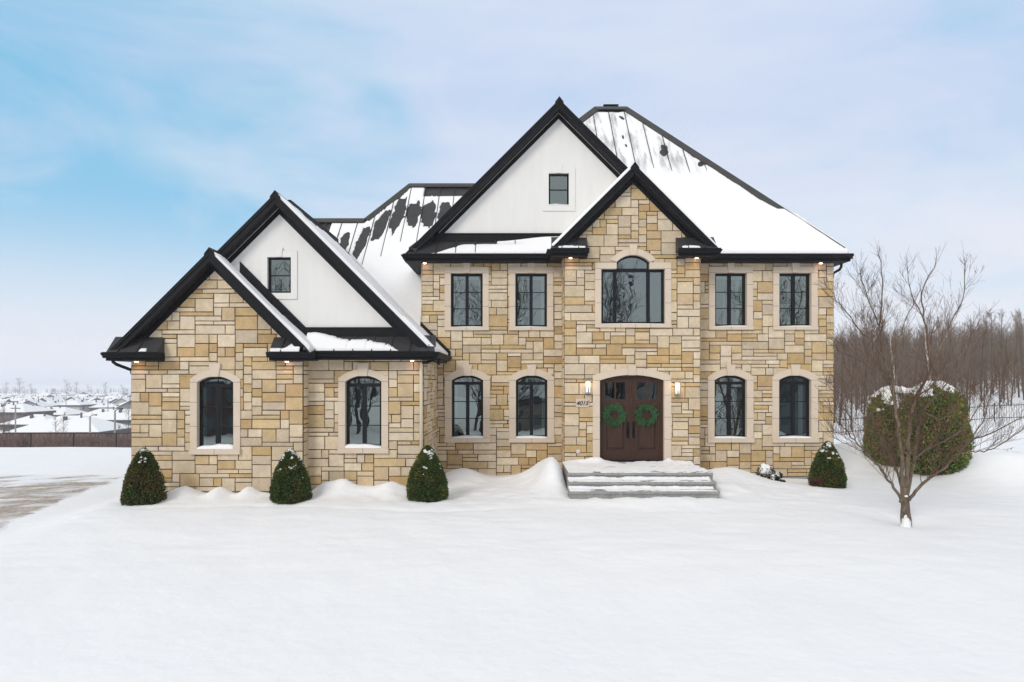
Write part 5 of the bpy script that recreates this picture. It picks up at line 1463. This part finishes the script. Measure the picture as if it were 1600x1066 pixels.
# iron fence across the back of the right-hand lawn
def fence_run(x0, y0, x1, y1, nm, label, mode, h, step):
    L = math.hypot(x1 - x0, y1 - y0); n = int(L / step); t = empty(nm, (x0, y0, gz1(x0, y0)), label, 'fence')
    rails = MB(); P = [(lerp(x0, x1, i / n), lerp(y0, y1, i / n)) for i in range(n + 1)]
    for i, (x, y) in enumerate(P):
        z = gz1(x, y); q = MB(); q.tube([(x, y, z - .3), (x, y, z + h + .04)], [.035, .035], 6); q.build('post', M_iron, t)
        if i < n:
            x2, y2 = P[i + 1]; z2 = gz1(x2, y2)
            for hh in ((h,) if mode == 'chain' else (h - .12, .2)): rails.tube([(x, y, z + hh), (x2, y2, z2 + hh)], [.022, .022], 5)
            if mode == 'picket':
                for k in range(1, int(step / .16)):
                    u = k / int(step / .16); a, b, c = lerp(x, x2, u), lerp(y, y2, u), lerp(z, z2, u); rails.tube([(a, b, c + .05), (a, b, c + h)], [.011, .008], 4, cap=False)
            else:
                nn = int(step / .12)
                for k in range(nn):
                    for (ua, ub) in ((k / nn, (k + 1) / nn), ((k + 1) / nn, k / nn)):
                        c0, c1 = lerp(z, z2, ua), lerp(z, z2, ub)
                        steps_ = int(h / .12)
                        for s_ in range(0, steps_):
                            if (k + s_) % 2 == 0: rails.poly([(lerp(x, x2, ua), y, c0 + h * s_ / steps_), (lerp(x, x2, ub), y, c1 + h * (s_ + 1) / steps_), (lerp(x, x2, ub), y, c1 + h * (s_ + 1) / steps_ + .005), (lerp(x, x2, ua), y, c0 + h * s_ / steps_ + .005)])
    rails.build('rail', M_iron, t, normals=False)
fence_run(20, 46, 40, 46, 'iron_fence', 'low black iron picket fence in front of the woodland', 'picket', 1.15, 2.4)
fence_run(-42, 44, -20, 44, 'chain_link_fence', 'black chain-link fence along the crest on the left', 'chain', 1.25, 2.6)
M_board = mat('brown_boards', (.17, .105, .085), .9, attr=True, noise=[(1.2, .3, (1, 1, .2)), (9, .25, (1, 1, .1))])
bf = MB(); x = -74.0; rnd = random.Random(4)
while x < -44:
    kf = rnd.uniform(.6, 1.35) * (1 + .35 * N(x * .25, 2, 2)); bf.cc = (.17 * kf, .11 * kf, .088 * kf)
    z = gz1(x, 85); bf.box(x, x + .19, 85 + rnd.uniform(-.01, .01), 85.05, z - .2, z + 1.95 + rnd.uniform(-.02, .02)); x += .2
tag(bf.build('board_fence', M_board), 'long brown vertical-board fence behind the chain-link fence', 'fence')
hg = MB()
for i in range(11000):
    x = rnd.uniform(-74, -42); y = rnd.uniform(81.5, 84.5); z = gz1(x, y) + rnd.uniform(0, 1.25); d = Vector((rnd.gauss(0, .35), rnd.gauss(0, .35), 1)).normalized(); s = Vector((.03, 0, 0)); k = rnd.uniform(.6, 1.4)
    if N(x * .35, 1, 5) + .25 * rnd.random() < -.12: continue
    hg.cc = (.15 * k, .10 * k, .085 * k); p = Vector((x, y, z)); hg.poly([p - s, p + s, p + d * .7])
tag(hg.build('brush', M_leaf, None, normals=False), 'dry brown brush along the board fence', 'brush', kind='stuff')

# ------------------------------------------------------------------ the valley of houses
M_bk = mat('red_brown_brick', (.13, .065, .055), .9, noise=[(3, .2, ONE)]); M_gr = mat('grey_siding', (.22, .23, .25), .8); M_tan = mat('tan_brick', (.32, .26, .20), .9); M_dk = mat('dark_siding', (.075, .08, .095), .8); M_lt = mat('pale_siding', (.50, .48, .45), .8)
M_fargl = mat('far_window', (.10, .13, .15), .15)
M_eave = mat('dark_eave', (.04, .04, .045), .7)
def far_house(w, d, h, rise, wall_m, kind, label, group, seed, chimney=False):
    rnd = random.Random(seed); t = empty('valley_house', (0, 0, 0), label, 'house', group)
    m = MB(); m.box(-w / 2, w / 2, -d / 2, d / 2, -1.5, h)
    if kind == 'gable': m.prismY([(-w / 2, h), (w / 2, h), (0, h + rise)], -d / 2 + .01, d / 2 - .01)
    m.build('wall', wall_m, t)
    o = .5; m = MB(); rr = MB()
    if kind == 'hip':
        rl = max(0.5, w / 2 - d / 2 + .5) if w > d else .4
        A = [(-w / 2 - o, -d / 2 - o), (w / 2 + o, -d / 2 - o), (w / 2 + o, d / 2 + o), (-w / 2 - o, d / 2 + o)]; Rr = [(-rl, 0), (rl, 0)]
        def hipm(mm, z0, z1):
            a = [(x, y, z0) for x, y in A]; r_ = [(x, y, z1) for x, y in Rr]
            mm.poly([a[0], a[1], r_[1], r_[0]]); mm.poly([a[1], a[2], r_[1]]); mm.poly([a[2], a[3], r_[0], r_[1]]); mm.poly([a[3], a[0], r_[0]])
        hipm(m, h + .22, h + rise + .25); m.box(-w / 2 - o, w / 2 + o, -d / 2 - o, d / 2 + o, h + .10, h + .22); rr.box(-w / 2 - o - .04, w / 2 + o + .04, -d / 2 - o - .04, d / 2 + o + .04, h - .55, h + .098)
    elif kind == 'flat':
        m.box(-w / 2 - o, w / 2 + o, -d / 2 - o, d / 2 + o, h + .3, h + .55); rr.box(-w / 2 - o, w / 2 + o, -d / 2 - o, d / 2 + o, h, h + .299)
    else:
        k = rise / (w / 2)
        for s in (-1, 1): m.prismY([(0, h + rise + .3), (s * (w / 2 + o), h - o * k + .3), (s * (w / 2 + o), h - o * k + .1), (0, h + rise + .1)], -d / 2 - o, d / 2 + o); rr.prismY([(0, h + rise + .099), (s * (w / 2 + o), h - o * k + .099), (s * (w / 2 + o), h - o * k - .15), (0, h + rise - .15)], -d / 2 - o, d / 2 + o)
    rf = rr.build('roof', M_eave, t); m.build('snow', M_snow, rf)
    g = 0
    for fl in range(max(1, int(h // 2.7))):
        nwin = max(2, int(w / 3.2))
        for i in range(nwin):
            if rnd.random() < .15: continue
            x = lerp(-w / 2 + 1.2, w / 2 - 1.2, (i + .5) / nwin); z = .9 + fl * 2.8; ww = rnd.choice([.5, .7, .9])
            m = MB(); m.box(x - ww, x + ww, -d / 2 - .04, -d / 2 + .02, z, z + 1.25); m.build('window', M_fargl, t)
    if chimney: 
        m = MB(); m.box(-w / 2 + .6, -w / 2 + 1.7, -.6, .6, h, h + rise + 1.6); m.build('chimney', M_tan, t)
    else:
        m = MB(); m.box(-.7, -.1, -2.4, -1.8, h + rise * .5, h + rise * .95 + .3); m.build('roof_vent', M_dk, t); m = MB(); m.box(2.2, 2.5, -1.2, -.9, h + rise * .5, h + rise + .9); m.build('vent_pipe', M_dk, t)
    return t
def put(o, x, y, rz=0, s=1):
    o.location = (x, y, gz1(x, y)); o.rotation_euler = (0, 0, R(rz)); o.scale = (s, s, s); return o
def hat(px, Y): return W(px, Y)
put(far_house(18, 14, 2.8, 3.0, M_dk, 'hip', 'nearest valley house, low with a very wide snowy roof behind the brown fence', None, 1), hat(114, 150), 150, 3)
put(far_house(12, 10, 3.2, 2.2, M_dk, 'hip', 'low dark house with a snowy roof just left of the widest roof', None, 11), hat(62, 178), 178, -8)
put(far_house(20, 12, 5.6, 2.2, M_bk, 'hip', 'red-brown brick two-storey house with a row of windows at the far left edge', None, 2), hat(14, 215), 215, -4)
put(far_house(15, 12, 4.4, 2.4, M_gr, 'hip', 'low grey house with a snowy hip roof nearest the corner of the big stone house', None, 3), hat(196, 178), 178, 8)
put(far_house(18, 12, 3.4, 2.6, M_tan, 'hip', 'valley house with a broad snowy roof behind and left of the nearest low one', None, 4), hat(88, 262), 262, -6)
put(far_house(17, 9, 5.4, .6, M_bk, 'flat', 'long flat-topped brick house with a tall pale chimney, centre of the valley view', None, 5, True), hat(121, 430), 430, 3)
put(far_house(11, 11, 5.8, 3.4, M_lt, 'gable', 'tall pale gabled house with a dark front window near the corner of the stone house', None, 6), hat(196, 330), 330, 12)
put(far_house(16, 12, 3.4, 2.8, M_dk, 'hip', 'snow-roofed house directly right of and behind the nearest low one', None, 7), hat(168, 222), 222, 5)
kinds = [(13, 9, 5.6, 2.0, M_bk, 'hip'), (11, 9, 5.4, 2.8, M_gr, 'gable'), (14, 10, 3.8, 2.2, M_tan, 'hip'), (12, 9, 5.6, 2.0, M_lt, 'hip'), (10, 10, 5.2, 2.8, M_dk, 'gable'), (13, 9, 4.2, 2.0, M_dk, 'hip')]
VLS = ['distant red-brown brick house with a snowy hip roof in the valley rows', 'distant grey gabled house with a snowy roof in the valley rows', 'distant low tan house with a snowy hip roof in the valley rows', 'distant pale house with a snowy hip roof in the valley rows', 'distant dark gabled house with a snowy roof in the valley rows', 'distant low dark house with a snowy hip roof in the valley rows']
base_h = [far_house(*k, VLS[i], VLS[i].replace('house', 'houses', 1), 50 + i) for i, k in enumerate(kinds)]
rnd = random.Random(77); cnt = 0
for D, stepx in ((250, 17), (272, 17), (297, 16), (324, 16), (353, 16), (385, 16), (420, 16), (458, 17), (500, 17), (545, 17), (594, 18), (648, 18), (706, 19), (770, 20), (840, 21), (915, 22)):
    x = -.80 * D + rnd.uniform(0, 8)
    while x < -.535 * D:
        px = 800 + x / D * F
        if not (D < 300 and 60 < px < 215) and not (D in (385, 420) and 95 < px < 150):
            k = rnd.randrange(6); o = base_h[k] if cnt < 6 and False else copy_tree(base_h[k]); put(o, x, D + rnd.uniform(-4, 4), rnd.choice([0, 90, 5, -8, 80, 12, 180]), rnd.uniform(.85, 1.12)); cnt += 1
        x += stepx * rnd.uniform(.8, 1.15)
for i, o in enumerate(base_h): put(o, (-.73 + .03 * i) * (270 + 45 * i), 270 + 45 * i, 10 * i)
# poles and street lamps
def pole(px, py_t, Y, label, arm=True):
    x = W(px, Y); zg = gz1(x, Y); zt_ = Z(py_t, Y); t = empty('utility_pole' if arm else 'lamp_post', (x, Y, zg), label, 'pole'); m = MB(); m.tube([(x, Y, zg - .4), (x, Y, zt_)], [.16, .11], 7); m.build('shaft', mat('weathered_pole', (.28, .25, .23), .9), t)
    m = MB()
    if arm: m.box(x - .9, x + .9, Y - .06, Y + .06, zt_ - .7, zt_ - .55)
    else: m.tube([(x, Y, zt_), (x + .5, Y, zt_ + .25), (x + 1.1, Y, zt_ + .25)], [.06, .05, .12], 6)
    m.build('crossarm' if arm else 'lamp_arm', M_iron, t)
pole(24, 633, 130, 'tall wooden pole in front of the red-brown brick house', True)
pole(179.5, 642, 95, 'tallest grey pole, standing nearest the corner of the stone house', False)
pole(168.5, 624, 200, 'thin lamp post rising among roofs left of the tallest pole', False)
pole(140.5, 651, 110, 'short dark pole in front of the nearest wide snowy roof', False)
pole(103, 618, 300, 'thin distant lamp post above the flat-topped brick house', False)
# valley trees
VT = 'hazy bare tree rising above the distant valley roofs'
tset = []
for (px, D, H) in ((29, 900, 26), (106, 860, 23), (120, 980, 20), (163, 900, 20), (50, 960, 18), (84, 700, 13), (8, 940, 20), (137, 960, 17), (192, 880, 17), (198, 700, 13)):
    o = copy_tree(root0[len(tset) % 7]); x = W(px, D); o.location = (x, D, gz1(x, D)); s = H / protos[len(tset) % 7][2]; o.scale = (s * 2.0, s * 2.0, s); o.name = 'valley_tree'; tag(o, VT, 'tree', 'hazy trees over the valley'); tset.append(o)
for (px, D, s) in ((4, 98, .6), (86, 92, .5), (98, 94, .45), (186, 100, .5), (199, 96, .6), (15, 95, .5)):
    o = copy_tree(root0[rnd.randrange(7)]); x = W(px, D); o.location = (x, D, gz1(x, D)); o.scale = (s, s, s); o.name = 'garden_tree'; tag(o, 'small bare garden tree just behind the brown board fence', 'tree', 'small trees behind the board fence')
pl = []
for i in range(260):
    D = rnd.uniform(950, 1150); q = rnd.uniform(-.80, -.50); pl.append((q * D, D, gz1(q * D, D) - 1, rnd.uniform(.7, 1.4), rnd.uniform(0, 6.28), i))
mass('far_tree_belt', lite, pl, M_twig_far, 'hazy belt of bare trees beyond the last valley roofs', 'tree belt')
for i in range(9):    # evergreens in gardens
    D = rnd.uniform(95, 400); px = rnd.uniform(5, 195); x = W(px, D)
    cone_shrub(px, 0, 0, D, 8, 'x', 200 + i, 0, 0, n=10) if False else None
pl = []
for i in range(260):
    D = rnd.uniform(190, 900); q = rnd.uniform(-.80, -.52); pl.append((q * D, D, gz1(q * D, D) - .4, rnd.uniform(.25, .62), rnd.uniform(0, 6.28), i))
mass('garden_brush', lite, pl, M_twig_far, 'small bare trees and hedges scattered between the valley houses', 'brush')
# hills on the horizon
hx = np.linspace(-9000, 9000, 120); hy = np.array([5200.0, 5600, 6200, 7000, 8200])
HZ = np.array([[-30 + (0, .6, 1, .9, 0)[j] * (62 + 22 * N(a * .0006, j, 3) + 12 * N(a * .003, j, 1)) for a in hx] for j in range(5)])
hills = grid_mesh('hills', hx, hy, HZ, mat('wooded_hill', (.16, .16, .17), 1.0)); tag(hills, kind='structure')

# ------------------------------------------------------------------ across the road, behind the camera (seen only in the glass)
pl = []
for i in range(90):
    x = rnd.uniform(-70, 70); y = rnd.uniform(-62, -26); pl.append((x, y, gz1(x, y), rnd.uniform(1.3, 2.2), rnd.uniform(0, 6.28), i))
mass('roadside_trees', lite, pl, M_bark_far, 'bare trees standing across the road', 'trees')
for i, (x, k) in enumerate(((-30, 0), (4, 2), (34, 1))):
    o = copy_tree(base_h[k]); put(o, x, -38, 180); o['label'] = ('brick house across the road, leftmost of three', 'low tan house across the road, in the middle', 'grey gabled house across the road, rightmost')[i]; o['group'] = 'houses across the road'

# ------------------------------------------------------------------ haze
hz = MB(); hz.box(-9400, 9400, -260, 9400, -90, 75)
hm = bpy.data.materials.new('haze'); hm.use_nodes = True; nt = hm.node_tree; nt.nodes.clear()
ho = nt.nodes.new('ShaderNodeOutputMaterial'); hv = nt.nodes.new('ShaderNodeVolumePrincipled')
hv.inputs['Color'].default_value = (.92, .94, 1.0, 1); hv.inputs['Density'].default_value = .00048
nt.links.new(hv.outputs[0], ho.inputs['Volume'])
tag(hz.build('haze', hm), 'pale winter haze over the valley', 'haze', kind='stuff')
